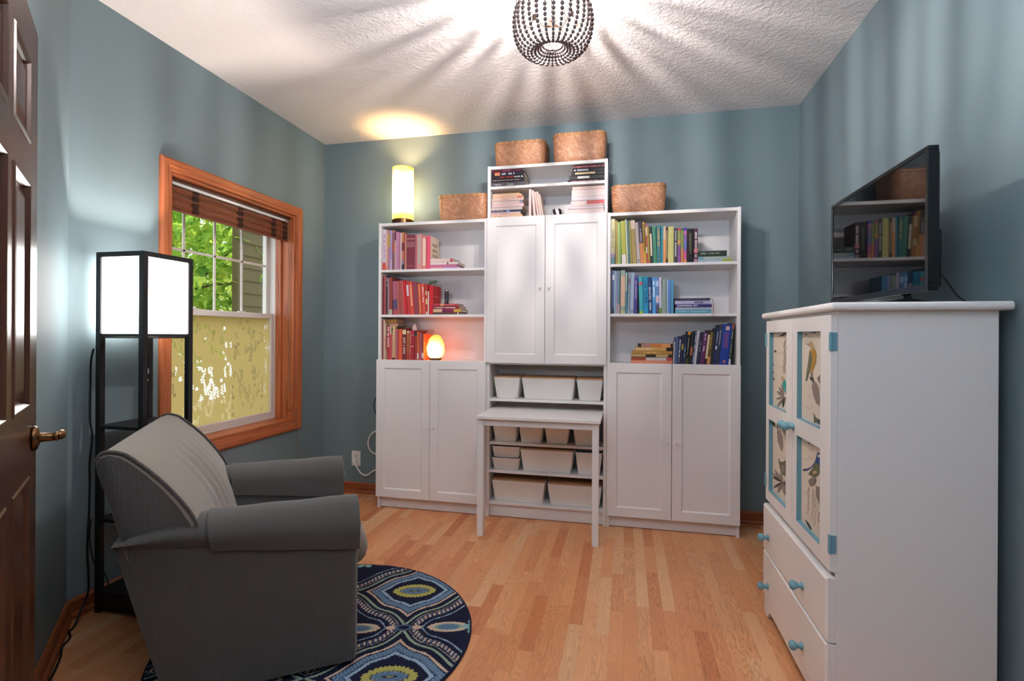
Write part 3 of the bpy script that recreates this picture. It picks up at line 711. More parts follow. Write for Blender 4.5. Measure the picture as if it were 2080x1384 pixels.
  (2.271,0.018,0.25,0.031,'30384a','tall dark slate book',{'d': 'a0a8b8', 'dr': (0.1, 0.5)}),
  (2.29,0.053,0.25,0.031,'1f3d92','large royal blue book with red lettering',{'b': [(0.04, 0.14, 'c8a898', 0.35, 0.75), (0.88, 0.95, 'b06a5a', 0.4, 0.7)], 'd': '7a4a80', 'dr': (0.2, 0.6), 'big': 1}),
  (2.344,0.013,0.26,0.031,'2a3a34','black and green book with brown top',{'b': [(0, 0.13, '8a4a3a'), (0.85, 1, 'c0b8cc')], 'd': 'a0b090', 'dr': (0.2, 0.8)})],
 'B2u':[
  (1.081,0.017,0.186,-0.04,'d8c0bc','white leaning book, first',{}),
  (1.099,0.017,0.177,-0.034,'d4bcb8','white leaning book, second',{}),
  (1.117,0.015,0.166,-0.032,'cfb0a8','pale rose leaning book',{}),
  (1.133,0.014,0.167,-0.028,'d8c0b4','cream leaning book',{}),
  (1.148,0.01,0.151,-0.027,'dcc4b8','thin cream leaning book',{})],
}
LY={
 'A1s':[
  (0.373,0.166,0.024,0,'d4bcb8','white pink book with red end, top of its pile',{'b': [(0.88, 0.98, 'b83a50')]}),
  (0.376,0.203,0.017,0,'d8c8c4','white book with a dark stamp, second in its pile',{'b': [(0.6, 0.65, '7a4a5a')]}),
  (0.375,0.193,0.017,0,'c06a8c','pink magenta book, third in its pile',{}),
  (0.376,0.214,0.011,0,'b8a0c4','lavender pink book, bottom of its pile',{'b': [(0, 0.45, 'd09aa0')]})],
 'A2s':[
  (0.403,0.176,0.016,0,'b03a44','red book with an orange label, top of its pile',{'b': [(0.3, 0.47, 'd8906a')], 'd': 'd89a9a', 'dr': (0.5, 0.95)}),
  (0.406,0.191,0.02,0,'8a2a40','crimson book with pale lettering, second in its pile',{'d': 'dcb8b8', 'dr': (0.03, 0.85), 'big': 1}),
  (0.404,0.203,0.022,0,'7a2a4a','cream and magenta book with gold end, third in its pile',{'b': [(0, 0.32, 'd8b490'), (0.74, 1, 'b8963a')]}),
  (0.406,0.192,0.016,0,'5a3a34','dark brown book, bottom of its pile',{'b': [(0.93, 0.97, 'd8c0b0')]})],
 'C1s':[
  (2.152,0.169,0.033,0,'2e3a32','dark green hardback, top of its pile',{'d': '8a9a80', 'dr': (0.05, 0.75)}),
  (2.154,0.182,0.021,0,'a8b0aa','pale teal and white book, middle of its pile',{'b': [(0, 0.2, '7a9aa4'), (0.97, 1, 'a0b85a')]}),
  (2.152,0.201,0.015,0,'98b0bc','pale blue book with lime end, bottom of its pile',{'b': [(0.7, 1, '9aa83a')]})],
 'C2s':[
  (2.016,0.211,0.015,0,'2f2f4a','navy book with a red ribbon, top of its pile',{'d': '6a6a88', 'dr': (0.1, 0.9)}),
  (2.019,0.212,0.023,0,'b4b0d0','lavender white book, second in its pile',{'d': '3f4060', 'dr': (0.55, 0.85), 'big': 1}),
  (2.023,0.214,0.018,0,'3c3a70','indigo book with white lettering, middle of its pile',{'d': 'd8d8ea', 'dr': (0.05, 0.6), 'big': 1}),
  (2.022,0.213,0.015,0,'b6b4c8','thin lilac white book, fourth in its pile',{}),
  (2.02,0.213,0.025,0,'5a9ab0','teal blue book, bottom of its pile',{'d': 'a0c8d0', 'dr': (0.1, 0.9)})],
 'C3s':[
  (1.794,0.221,0.024,0,'b8743e','black edged orange picture book, top of its pile',{'b': [(0, 0.1, '2a2420'), (0.1, 0.35, 'a07870'), (0.7, 0.95, 'd0905a'), (0.95, 1, '1c1814')]}),
  (1.775,0.244,0.023,0,'c49a5a','tan book with black end, second in its pile',{'b': [(0.84, 1, '1e1c18')], 't': ('ALICIA KEYS', 'f4e8cc', 0.03, 0.45)}),
  (1.756,0.26,0.021,0,'a87c3a','mustard book, third in its pile',{'d': 'd0b068', 'dr': (0.3, 0.72), 'big': 1}),
  (1.754,0.262,0.017,0,'b09668','tan and black book, fourth in its pile',{'b': [(0.35, 0.6, '26281e'), (0.9, 1, '26221c')]}),
  (1.753,0.262,0.021,0,'9a4a30','rust and white book, fifth in its pile',{'b': [(0.36, 0.86, 'c8bcb4'), (0.87, 1, 'b84a4a')]}),
  (1.752,0.262,0.023,0,'cf8468','salmon book, bottom of its pile',{'d': 'b05a4a', 'dr': (0.9, 0.97)})],
 'B1l':[
  (0.82,0.203,0.016,0,'5a1c30','maroon book with pink lettering, top of the left dark pile',{'d': 'd06a90', 'dr': (0.4, 0.65)}),
  (0.819,0.225,0.024,0,'1e1a2a','black book with orange label, second in the left dark pile',{'b': [(0.1, 0.26, 'd8845a', 0.1, 0.95)], 'd': 'd8d8e8', 'dr': (0.32, 0.7), 'big': 1}),
  (0.819,0.226,0.023,0,'1c1618','black book with red lettering, middle of the left dark pile',{'t': ('STAY WOKE', 'd0503a', 0.26, 0.68), 'b': [(0.92, 0.96, 'd8d4d4', 0.3, 0.7)], 'd': 'c8c8cc', 'dr': (0.7, 0.88)}),
  (0.818,0.228,0.018,0,'221c20','black book with small dotted lettering, fourth in the left dark pile',{'d': 'b09a98', 'dr': (0.04, 0.85)}),
  (0.817,0.24,0.034,0,'4c4a4e','charcoal grey book, bottom of the left dark pile',{'t': ('Caste', 'c8c4c8', 0.44, 0.64), 'd': 'a8a4a8', 'dr': (0.06, 0.36)})],
 'B1r':[
  (1.373,0.205,0.02,0,'3a1e28','black book with red and yellow lettering, top of the right dark pile',{'d': 'd8706a', 'dr': (0.02, 0.98)}),
  (1.371,0.207,0.021,0,'1c1c24','black book with white lettering, second in the right dark pile',{'d': 'c8c8d4', 'dr': (0.05, 0.5), 'big': 1}),
  (1.364,0.214,0.025,0,'1a1822','black book with cream lettering, middle of the right dark pile',{'d': 'e8d4a0', 'dr': (0.12, 0.72), 'big': 1}),
  (1.35,0.228,0.025,0,'2c2a2c','charcoal book with white title, fourth in the right dark pile',{'b': [(0.24, 0.58, 'd0ccc8', 0.2, 0.8)]}),
  (1.339,0.239,0.019,0,'221c20','black book with faint pink lettering, bottom of the right dark pile',{'d': 'b08088', 'dr': (0.1, 0.85)})],
 'B2l':[
  (0.835,0.181,0.008,0,'d9b08c','thin cream book, top of the left white pile',{}),
  (0.833,0.199,0.014,0,'e0b896','peach book, second in the left white pile',{}),
  (0.831,0.213,0.014,0,'dcb8a4','white pink book, third in the left white pile',{'d': 'b87a6a', 'dr': (0.05, 0.5), 'b': [(0.8, 0.97, 'cf7a60')]}),
  (0.826,0.219,0.015,0,'d8bcb0','white book with red lettering, fourth in the left white pile',{'d': 'c0706a', 'dr': (0.05, 0.55)}),
  (0.826,0.212,0.019,0,'cdbab4','greyish white book, fifth in the left white pile',{'b': [(0.9, 1, '8a8a98')]}),
  (0.827,0.219,0.023,0,'d3b5b4','pinkish white book, sixth in the left white pile',{}),
  (0.82,0.214,0.018,0,'c9b8b2','pale grey book, seventh in the left white pile',{}),
  (0.821,0.21,0.015,0,'38384e','dark navy book, eighth in the left white pile',{'b': [(0.5, 0.6, '7a9ac8')], 'd': 'b0a8b8', 'dr': (0.04, 0.48)}),
  (0.819,0.203,0.018,0,'cfb0a6','white book with magenta lettering, ninth in the left white pile',{'d': 'a86a90', 'dr': (0.05, 0.6)}),
  (0.818,0.214,0.022,0,'dcb594','peach cream book, bottom of the left white pile',{'d': 'a8806a', 'dr': (0.1, 0.5)})],
 'B2r':[
  (1.372,0.206,0.02,0,'d6bcb4','white book with rosy lettering, top of the right white pile',{'d': 'c09a98', 'dr': (0.1, 0.8)}),
  (1.367,0.212,0.024,0,'d9c4c0','pinkish white book, second in the right white pile',{}),
  (1.367,0.212,0.021,0,'d8c8c6','plain white book, third in the right white pile',{}),
  (1.367,0.212,0.027,0,'d2c4c6','white grey book, fourth in the right white pile',{}),
  (1.36,0.219,0.024,0,'d8c4c0','white book with a red end, fifth in the right white pile',{'b': [(0.48, 1, 'c06064')]}),
  (1.352,0.226,0.012,0,'d6c0bc','white book with a dark dot, sixth in the right white pile',{'d': 'c08a90', 'dr': (0.3, 0.7), 'b': [(0.95, 0.97, '5a4a58')]}),
  (1.344,0.231,0.016,0,'cfc0c4','thin white book, seventh in the right white pile',{}),
  (1.331,0.244,0.017,0,'d6c2be','white cream book, eighth in the right white pile',{}),
  (1.326,0.252,0.021,0,'d8c6c4','broad white book, bottom of the right white pile',{})],
}
# ------------------------------------------------------------------ books
ORD = ['first', 'second', 'third', 'fourth', 'fifth', 'sixth', 'seventh', 'eighth', 'ninth', 'tenth', 'eleventh', 'twelfth', 'thirteenth', 'fourteenth',
       'fifteenth', 'sixteenth', 'seventeenth', 'eighteenth', 'nineteenth', 'twentieth', 'twenty-first', 'twenty-second', 'twenty-third', 'twenty-fourth', 'twenty-fifth', 'twenty-sixth']
_rb = random.Random(11)
def text_mesh(s, length, height, m, parent, loc, rot):
    cu = bpy.data.curves.new('title', 'FONT'); cu.body = s; cu.align_x = 'LEFT'; cu.align_y = 'CENTER'; cu.size = 1
    o = bpy.data.objects.new('title_tmp', cu); COL.objects.link(o)
    bpy.context.view_layer.update()
    me = bpy.data.meshes.new_from_object(o.evaluated_get(bpy.context.evaluated_depsgraph_get()))
    bpy.data.objects.remove(o)
    xs = [v.co.x for v in me.vertices]; ys = [v.co.y for v in me.vertices]
    sx = length/(max(xs)-min(xs)); sy = height/(max(ys)-min(ys))
    cx, cy = min(xs), (max(ys)+min(ys))/2
    for v in me.vertices: v.co = ((v.co.x-cx)*sx, (v.co.y-cy)*sy, 0)
    me.materials.clear(); me.materials.append(m)
    t = bpy.data.objects.new('title', me); COL.objects.link(t); t.parent = parent; t.location = loc; t.rotation_euler = rot
    return t
def book(loc, w, h, d, col, ex, lying, angle, label, group):
    """local frame: a = thickness, b = height along the spine, y = depth; upright a->x b->z, lying b->x a->z"""
    def mp(a, b, y): return (b, y, a) if lying else (a, y, b)
    mats = [hexmat(col)]; idx = {col: 0}
    def mi(h_):
        if h_ not in idx: idx[h_] = len(mats); mats.append(hexmat(h_))
        return idx[h_]
    m = MB()
    def bx(a0, a1, b0, b1, y0, y1, k):
        p, q = mp(a0, b0, y0), mp(a1, b1, y1); m.box(p[0], q[0], p[1], q[1], p[2], q[2], k)
    t = min(.0022, w*.14)
    # spine: slightly rounded strip made of three facets
    sp = [(0, .004), (0, .0012), (w*.18, .0002), (w*.5, 0), (w*.82, .0002), (w, .0012), (w, .004)]
    m.loft([[mp(a, b, y) for a, y in sp] for b in (0, h)])
    bx(0, t, 0, h, .004, d, 0)
    bx(w-t, w, 0, h, .004, d, mi(ex['cover']) if 'cover' in ex else 0)
    for bd in ex.get('b', ()):
        f0, f1 = (bd[3], bd[4]) if len(bd) > 3 else (.0, 1.0)
        b0, b1 = (bd[0]*h, bd[1]*h) if lying else (h-bd[1]*h, h-bd[0]*h)
        full = f0 == 0 and f1 == 1
        bx(w*f0+(.0002 if full else 0), w*f1-(.0002 if full else 0), b0+.0002, b1-.0002, -.0007, .0018, mi(bd[2]))
    if 'd' in ex:
        lo, hi = ex.get('dr', (.12, .85)); k = mi(ex['d']); p = lo; big = ex.get('big')
        wd = .5 if big else .3
        while p < hi:
            s = _rb.uniform(.014, .03) if big else _rb.uniform(.008, .035)
            if _rb.random() > .16:
                o = _rb.uniform(-.04, .04)
                b0, b1 = (p*h, min(p+s, hi)*h) if lying else (h-min(p+s, hi)*h, h-p*h)
                bx(w*(.5-wd/2+o), w*(.5+wd/2+o), b0, b1, -.0006, .001, k)
            p += s+(.012 if big else .009)
    if 'dot' in ex:
        n = 14; r = w*.46; c = (w/2, h*.81)
        m.loft([[mp(c[0]+r*math.cos(2*PI*i/n), c[1]+r*math.sin(2*PI*i/n), y) for i in range(n)] for y in (-.0006, .001)], mi(ex['dot']))
    o = m.build('book', mats)
    o.location = loc; o.rotation_euler = (0, angle, 0)
    tag(o, label, 'book', group)
    pm = MB(); p, q = mp(t+.0001, .003, .0045), mp(w-t-.0001, h-.003, d-.003); pm.box(p[0], q[0], p[1], q[1], p[2], q[2])
    pm.build('pages', PAGES, o, off=(0, 0, 0))
    if 't' in ex:
        s, c, a, b = ex['t']
        if lying: text_mesh(s, (b-a)*h, w*.55, hexmat(c), o, (a*h, -.0009, w*.5), (PI/2, 0, 0))
        else: text_mesh(s, (b-a)*h, w*.55, hexmat(c), o, (w*.5, -.0009, h-a*h), (PI/2, PI/2, 0))
    if 'cover' in ex and not lying:
        cm = MB(); rr = random.Random(int(col, 16)); z = h*.75
        if ex['cover'] == 'd8c4ae':
            for r0 in range(3):
                pts = [(w+.0008, d*.2+d*.6*i/14, z-r0*h*.16+.014*math.sin(i*1.9+r0)) for i in range(15)]
                cm.tube(pts, .0012, 4)
        else:
            for zz in (.33, .62): cm.box(w-.0002, w+.0006, .01, d-.01, h*zz, h*zz+.003)
        cm.build('cover_art', hexmat('4a4038' if ex['cover'] == 'd8c4ae' else 'e0a090'), o, off=(0, 0, 0))
    return o
ROWN = dict(A1='pink row', A2='red row', A3='orange row', C1='green row', C2='blue row', C3='navy row', B2u='white shelf')
GRP = dict(A1='pink books on the left bookcase', A2='red books on the left bookcase', A3='orange red books on the left bookcase', C1='green books on the right bookcase',
           C2='blue books on the right bookcase', C3='navy books on the right bookcase', B2u='leaning white books on the middle bookcase')
ZB = dict(A1=1.688, A2=1.370, A3=1.05, C1=1.689, C2=1.370, C3=1.05, B2u=2.02, B1l=2.232, B1r=2.232, B2l=2.02, B2r=2.02)
XMIN = dict(A=.0215, C=1.6215, B=.8215)
rowend = {}
for key, rows in UP.items():
    px = XMIN[key[0]]; pl = 0; ph = 1; z0 = ZB[key]
    for i, (x, w, h, lean, col, desc, ex) in enumerate(rows):
        if key == 'C3': x -= .010
        x = max(x, px); w = w-.0006
        if i == 0: lean = max(lean, 0)
        if key[0] in 'AC' and key != 'C3' and abs(lean) < .004: lean = 0
        hh = min(h, ph); d_ = px+pl*hh/ph-(x+lean*hh/h)
        if d_ > 0 and i: x += d_*.45; lean += d_*.55*h/hh
        if key == 'C3': lean = min(lean, .024)
        if key[0] == 'C': lean = min(lean, 2.3785-x-w)
        ang = math.atan2(lean, h)
        dep = max(.11, min(.205, h*.72+_rb.uniform(-.012, .012)))
        rec = _rb.uniform(0, .006)
        zz = z0+.0003+(w*math.sin(ang) if ang > 0 else 0)
        book((x, -.266+rec, zz), w, h, dep, col, ex, False, ang, '%s, %s from left in %s' % (desc, ORD[i], ROWN[key]), GRP[key])
        px = x+w/math.cos(ang)+.0005; pl = lean; ph = h
    rowend[key] = px
SIDE = dict(A1s='beside pink row', A2s='beside red row', C1s='beside green row', C2s='beside blue row', C3s='beside navy row')
for key, rows in LY.items():
    base = ZB.get(key) or ZB[key[:2]]
    tot = base+.0003
    for (x, L, t, _, col, desc, ex) in rows[::-1]:
        if key[:2] in rowend and key in ('A1s', 'A2s', 'C1s', 'C2s'): x = max(x, rowend[key[:2]]+.001)
        x = max(x, XMIN[key[0]]+.0005)
        lim = {'A': .779, 'B': 1.579, 'C': 2.379}[key[0]]
        if key == 'C3s': L = min(L, 2.0045-x)
        if x+L > lim: x = lim-L
        t = t-.0004
        dep = .15+_rb.uniform(-.012, .02)
        rec = _rb.uniform(0, .008)
        book((x, -.266+rec, tot), t, L, dep, col, ex, True, 0, desc+(' '+SIDE[key] if key in SIDE else ''), 'books lying in piles on the shelves')
        tot += t+.0006
# ribbon hanging from the navy book on the blue shelf
rbx = 2.233
MB().tube(smooth_path([(rbx-.012, -.2, 1.462), (rbx, -.255, 1.459), (rbx+.010, -.275, 1.44), (rbx+.011, -.2855, 1.41), (rbx+.009, -.2865, 1.37), (rbx+.006, -.287, 1.345)], 6), .0012, 5)
rb = MB().tube(smooth_path([(rbx+.0005, -.262, 1.4645), (rbx+.006, -.272, 1.452), (rbx+.0105, -.2825, 1.425), (rbx+.0105, -.2865, 1.38), (rbx+.007, -.287, 1.345)], 6), .0014, 5)
tag(rb.build('bookmark_ribbon', hexmat('6a2a38')), 'dark red bookmark ribbon dangling over the shelf under the blue row', 'ribbon')
# books lying flat on top of the orange row (behind)
for x, L, t, z, y, col, desc in ((.0555, .075, .0178, 1.2905, -.232, 'c09480', 'beige pink book lying flat under the ochre book in orange row'),
                                 (.0435, .074, .028, 1.3098, -.23, 'b8853a', 'ochre book lying flat across the tallest orange row books'),
                                 (.119, .068, .012, 1.2745, -.225, '3a2a28', 'dark brown book lying flat on the orange row'),
                                 (.288, .06, .010, 1.2505, -.215, '8a3a30', 'red brown notebook lying flat at the right of the orange row')):
    book((x, y, z), t, L, .13, col, {}, True, 0, desc, 'books lying in piles on the shelves')
# rose quartz point
q = MB(); c = (.258, -.235, 1.2582)
q.loft([[(c[0]+r*math.cos(k*PI/3+.2), c[1]+r*.7*math.sin(k*PI/3+.2), c[2]+z) for k in range(6)] for r, z in ((.017, 0), (.02, .012), (.016, .028), (.0012, .048))])
tag(q.build('crystal', mat('pale_rose_quartz', 'd9b8b4', .18, .6), bevel=.0008), 'pale rose quartz point standing on top of the orange row', 'crystal')
# small figurine: sprig on the red books
sg = thing('artificial_sprig', 'small dark green artificial sprig lying on the last red books', 'plant', (.388, -.2, 1.5835))
fm = MB(); rr = random.Random(4)
for k in range(16):
    a = rr.uniform(0, 6.28); p = Vector((.388+rr.uniform(-.024, .024), -.225+rr.uniform(-.02, .03), 1.587+rr.uniform(0, .02)))
    u = Vector((math.cos(a), math.sin(a)*.5, rr.uniform(.1, .8))).normalized()*.016; v = u.cross(Vector((0, 1, .3))).normalized()*.005
    fm.add([p, p+u*.5+v, p+u, p+u*.5-v], [(0, 1, 2, 3)])
fm.build('leaves', mat('dull_green_leaf', '4a5a34', .6, .3), sg, flip=False)
MB().tube(smooth_path([(.362, -.225, 1.5855), (.388, -.22, 1.592), (.412, -.215, 1.586)], 5), .002, 6).build('twig', mat('dark_twig', '4a3226', .8, .2), sg)
# dark glass lantern on the red pile
ln = thing('lantern', 'small dark glass lantern standing on the pile beside the red row', 'lantern', (.48, -.19, 1.4455))
lz = 1.4448
MB().lathe([(.019, lz), (.019, lz+.006), (.015, lz+.01)], (.48, -.19, 0), seg=20).build('base', DARKM, ln)
MB().lathe([(.015, lz+.0101), (.0155, lz+.03), (.0155, lz+.08), (.013, lz+.09)], (.48, -.19, 0), seg=20).build('glass_body', mat('smoked_glass', '2a2c30', .08, .6), ln, smooth=True)
MB().lathe([(.015, lz+.0901), (.017, lz+.094), (.016, lz+.1), (.006, lz+.108)], (.48, -.19, 0), seg=20).build('cap', STEEL, ln, smooth=True)
# striped black and white bowl
sb = MB(); bc_ = (1.268, -.215, 2.0203)
prof = [(.018, 0), (.034, .006), (.042, .022), (.041, .04), (.034, .05), (.032, .049), (.038, .038), (.037, .022), (.02, .009)]
sb.lathe(prof, bc_, seg=32)
t = NT('zebra_glaze'); x, y, z = t.xyz(t.pos())
ang = t.math('ARCTAN2', t.math('SUBTRACT', y, 0), x)
t.bsdf(t.mix(t.math('GREATER_THAN', t.math('SINE', t.math('ADD', t.math('MULTIPLY', ang, 6), t.math('MULTIPLY', z, 40))), 0), lin('e8e4e2'), lin('18181c')), .25, .5)
o = sb.build('striped_bowl', t.m, off=bc_, smooth=True); o.location = bc_
tag(o, 'small black and white striped bowl beside the leaning white books', 'bowl')

# ------------------------------------------------------------------ tall table lamp
TL = thing('table_lamp', 'lit cylindrical mosaic shell table lamp on the left bookcase', 'lamp', (.12, -.14, 2.02))
c = (.12, -.14, 0)
MB().lathe([(.074, 2.0203), (.079, 2.0225), (.079, 2.063), (.076, 2.066)], c, seg=40).build('base', BRASS, TL, smooth=True, label='brass base')
t = NT('lit_shell_mosaic'); p = t.pos(False)
vo = t.n('TexVoronoi', Vector=p, Scale=26); r, g, b = t.xyz(vo.outputs['Color'])
zz = t.xyz(p)[2]
gl = t.ramp(t.math('DIVIDE', t.math('SUBTRACT', zz, 2.06), .39), [(0, '70603c'), (.10, 'a08858'), (.35, 'ffffff'), (.75, 'f0e0bc'), (.92, 'a89060'), (1, '74623c')])
tint = t.mix(r, lin('ffe8bc'), lin('fff2d2'))
e = t.n('Emission', Color=t.mix(1, gl, t.mix(t.math('MULTIPLY', g, .9), tint, lin('d8b878')), 'MULTIPLY'), Strength=8.0)
t.set(t.out.inputs[0], e)
MB().lathe([(.077, 2.0665), (.077, 2.447), (.074, 2.447), (.074, 2.0665)], c, seg=48, cap=(False, False)).build('lamp_shade', t.m, TL, smooth=True, angle=30)
MB().lathe([(.015, 2.0662), (.015, 2.24), (.01, 2.25)], c, seg=16).build('socket', BRASS, TL)
MB().lathe([(.01, 2.2505), (.018, 2.29), (.028, 2.33), (.028, 2.35), (.016, 2.375), (0, 2.381)], c, seg=16).build('bulb', emit('warm_bulb', 'ffc98c', TBULB), TL, smooth=True)

# ------------------------------------------------------------------ salt lamp
SL = thing('salt_lamp', 'glowing orange salt rock lamp on a dark wooden foot beside the orange books', 'lamp', (.409, -.222, 1.05))
MB().lathe([(.036, 1.0503), (.042, 1.054), (.044, 1.064), (.040, 1.0665)], (.409, -.222, 0), seg=28).build('base', mat('dark_salt_lamp_foot', '4a2414', .5, .4), SL, smooth=True, label='dark wooden base')
t = NT('glowing_salt_rock'); p = t.pos(False)
dv = t.n('VectorMath', {'operation': 'DISTANCE'}, i0=p, i1=(.412, -.285, 1.112))
nz = t.n('TexNoise', Vector=p, Scale=45, Detail=3)
f = t.math('ADD', t.math('MULTIPLY', dv.outputs['Value'], 9.0), t.math('MULTIPLY', t.math('SUBTRACT', nz.outputs[0], .5), .3))
cc = t.ramp(f, [(.3, 'fff2cc'), (.5, 'ffd284'), (.72, 'f8a050'), (1, 'd86428')])
es = t.n('Emission', Color=cc, Strength=4.4)
t.set(t.out.inputs[0], es)
rk = MB(); rr = random.Random(9)
prof = [(.034, 0), (.052, .014), (.062, .045), (.064, .07), (.058, .10), (.048, .13), (.034, .15), (.014, .162)]
ph = [rr.uniform(0, 6.28) for _ in range(6)]
L = []
for i, (r, z) in enumerate(prof):
    L.append([((.409+(.006*i/7))+r*(1+.07*math.sin(3*a+ph[i % 6])+.05*math.sin(5*a+i))*math.cos(a), -.222+r*.85*(1+.06*math.sin(4*a+i*.7))*math.sin(a), 1.067+z) for a in [2*PI*k/22 for k in range(22)]])
rk.loft(L); o = rk.build('salt_rock', t.m, SL, smooth=True, angle=28)

# ------------------------------------------------------------------ outlet and cords
OU = thing('wall_outlet', 'white wall outlet low on the back wall left of the bookcases', 'outlet', (-.323, 0, .265))
B(-.36, -.286, -.006, 0, .207, .323).build('cover_plate', WCORD, OU, bevel=.002)
rc = MB()
for z in (.245, .285): rc.lathe([(.017, -.0065), (.017, -.0085), (.014, -.009)], (-.323, 0, z), 'y', 20)
rc.build('receptacle', mat('outlet_ivory', 'd8d4cc', .4, .4), OU)
sl = MB()
for z in (.245, .285): sl.box(-.330, -.328, -.0095, -.0088, z-.002, z+.007).box(-.318, -.316, -.0095, -.0088, z-.002, z+.007)
sl.build('slot', mat('slot_black', '0a0a0a', .6, .2), OU)
WC = thing('power_cord', 'white power cord plugged into the wall outlet and looping behind the bookcase', 'cord', (-.3, -.02, .24))
B(-.335, -.311, -.035, -.0097, .232, .258).build('plug', WCORD, WC, bevel=.005, seg=3)
MB().tube(smooth_path([(-.322, -.034, .243), (-.30, -.05, .225), (-.26, -.045, .165), (-.215, -.04, .15), (-.16, -.035, .185), (-.09, -.03, .215), (-.02, -.025, .24), (-.004, -.03, .25)], 7), .0055, 8).tube(
    smooth_path([(-.004, -.03, .335), (-.06, -.028, .325), (-.15, -.03, .315), (-.20, -.03, .355), (-.205, -.03, .42), (-.17, -.03, .475), (-.10, -.028, .50), (-.004, -.03, .505)], 7), .0055, 8).build('cable', WCORD, WC, smooth=True)
tag(MB().tube(smooth_path([(-.003, -.012, .82), (-.10, -.012, .79), (-.165, -.014, .72), (-.165, -.014, .65), (-.12, -.012, .59), (-.003, -.012, .56)], 7), .003, 6).build('black_cord', CORDM, smooth=True),
    'thin black cord loop peeking out left of the left bookcase', 'cord')
# ------------------------------------------------------------------ shelf floor lamp
FL = thing('floor_lamp', 'black square shelf floor lamp with a glowing white shade in the left corner', 'lamp', (-.428, -1.693, 0))
ax0, ax1, ay0, ay1, lh = -.555, -.301, -1.822, -1.564, 1.583
pw = .024
for x in (ax0, ax1-pw):
    for y in (ay0, ay1-pw): B(x, x+pw, y, y+pw, 0, lh-.022).build('post', BLACKW, FL, bevel=.001)
B(ax0, ax1, ay0, ay1, lh-.0218, lh-.018).build('top_panel', BLACKW, FL) if False else None
def frame(z0, z1, name):
    m = MB(); a = pw
    m.box(ax0, ax1, ay0, ay0+a, z0, z1).box(ax0, ax1, ay1-a, ay1, z0, z1).box(ax0, ax0+a, ay0+a, ay1-a, z0, z1).box(ax1-a, ax1, ay0+a, ay1-a, z0, z1)
    return m.build(name, BLACKW, FL, bevel=.001)
frame(lh-.0217, lh, 'top_frame')
def rails(z0, z1, name):
    m = MB(); a = pw
    m.box(ax0+a, ax1-a, ay0+.003, ay0+.018, z0, z1).box(ax0+a, ax1-a, ay1-.018, ay1-.003, z0, z1).box(ax0+.003, ax0+.018, ay0+a, ay1-a, z0, z1).box(ax1-.018, ax1-.003, ay0+a, ay1-a, z0, z1)
    return m.build(name, BLACKW, FL)
rails(1.212, 1.226, 'lower_rail')
for z in (.822, .414): B(ax0+.002, ax1-.002, ay0+.002, ay1-.002, z-.014, z).build('shelf', BLACKW, FL, bevel=.001)
B(ax0+.002, ax1-.002, ay0+.002, ay1-.002, .02, .095).build('bottom_shelf', BLACKW, FL, bevel=.001)
def shade():
    t = NT('lit_white_lamp_fabric'); e = t.n('Emission', Color=(1, .97, .93, 1), Strength=FLOORLAMP); t.set(t.out.inputs[0], e); return t.m
SH = shade(); a = pw
for q in ((ax0+a, ax1-a, ay0+.008, ay0+.011), (ax0+a, ax1-a, ay1-.011, ay1-.008), (ax0+.008, ax0+.011, ay0+a, ay1-a), (ax1-.011, ax1-.008, ay0+a, ay1-a)):
    B(*q, 1.2262, lh-.022).build('shade_panel', SH, FL)
MB().lathe([(.012, 1.2262-.0), (.013, 1.27), (.012, 1.275)], (-.428, -1.693, 0), seg=14).build('socket', BLACKW, FL)
MB().lathe([(.012, 1.2752), (.02, 1.30), (.03, 1.335), (.03, 1.36), (.018, 1.382), (0, 1.388)], (-.428, -1.693, 0), seg=16).build('bulb', emit('floor_lamp_bulb', 'fff0e4', FBULB), FL, smooth=True)
B(ax0+.01, ax1-.01, -1.70, -1.686, 1.2125, 1.2258).build('socket_bar', BLACKW, FL)
B(ax0+.018, ax1-.018, ay0+.018, ay1-.018, 1.206, 1.2118).build('shade_floor', BLACKW, FL)
bl = MB()
for z in (1.165, .80, .39): bl.box(ax0-.009, ax0+pw+.008, ay0+.006, ay0+.014, z, z+.006)
bl.build('bolt', BLACKW, FL)
ch = MB(); cx, cy = ax1-.055, ay0+.06
k = 0
while 1.205-k*.0045 > 1.09: ch.sphere((cx, cy, 1.205-k*.0045), .0017, 6, 4); k += 1
pc = ch.build('pull_chain', STEEL, FL)
MB().sphere((cx, cy, 1.086), .006, 12, 8).build('chain_bead', mat('pearl_white', 'dcd8d0', .3, .5), pc, smooth=True)
bf = MB()
def wing(pts, m=bf):
    f = [(cx+a, cy-.25*a, 1.045+b) for a, b in pts]; g = [(p[0]+.0012, p[1]+.0025, p[2]) for p in f]
    m.loft([f, g])
wing([(0, 0), (-.008, .016), (-.024, .030), (-.026, .012), (-.016, -.004)]); wing([(0, 0), (.006, .014), (.020, .028), (.022, .010), (.012, -.003)])
wing([(0, -.004), (-.014, -.008), (-.024, -.030), (-.012, -.020)]); wing([(0, -.004), (.010, -.006), (.02, -.026), (.006, -.022)])
bf.tube([(cx, cy, 1.082), (cx, cy, 1.056), (cx, cy, 1.03)], .0016, 6)
bf.build('butterfly_pull', mat('clear_crystal', 'c8ccd0', .08, .8), pc, bevel=.0006)
cd = thing('power_cord', 'black cord running down the left post of the floor lamp to the floor', 'cord', (-.57, -1.84, 0))
e0 = (-.575, -1.79)
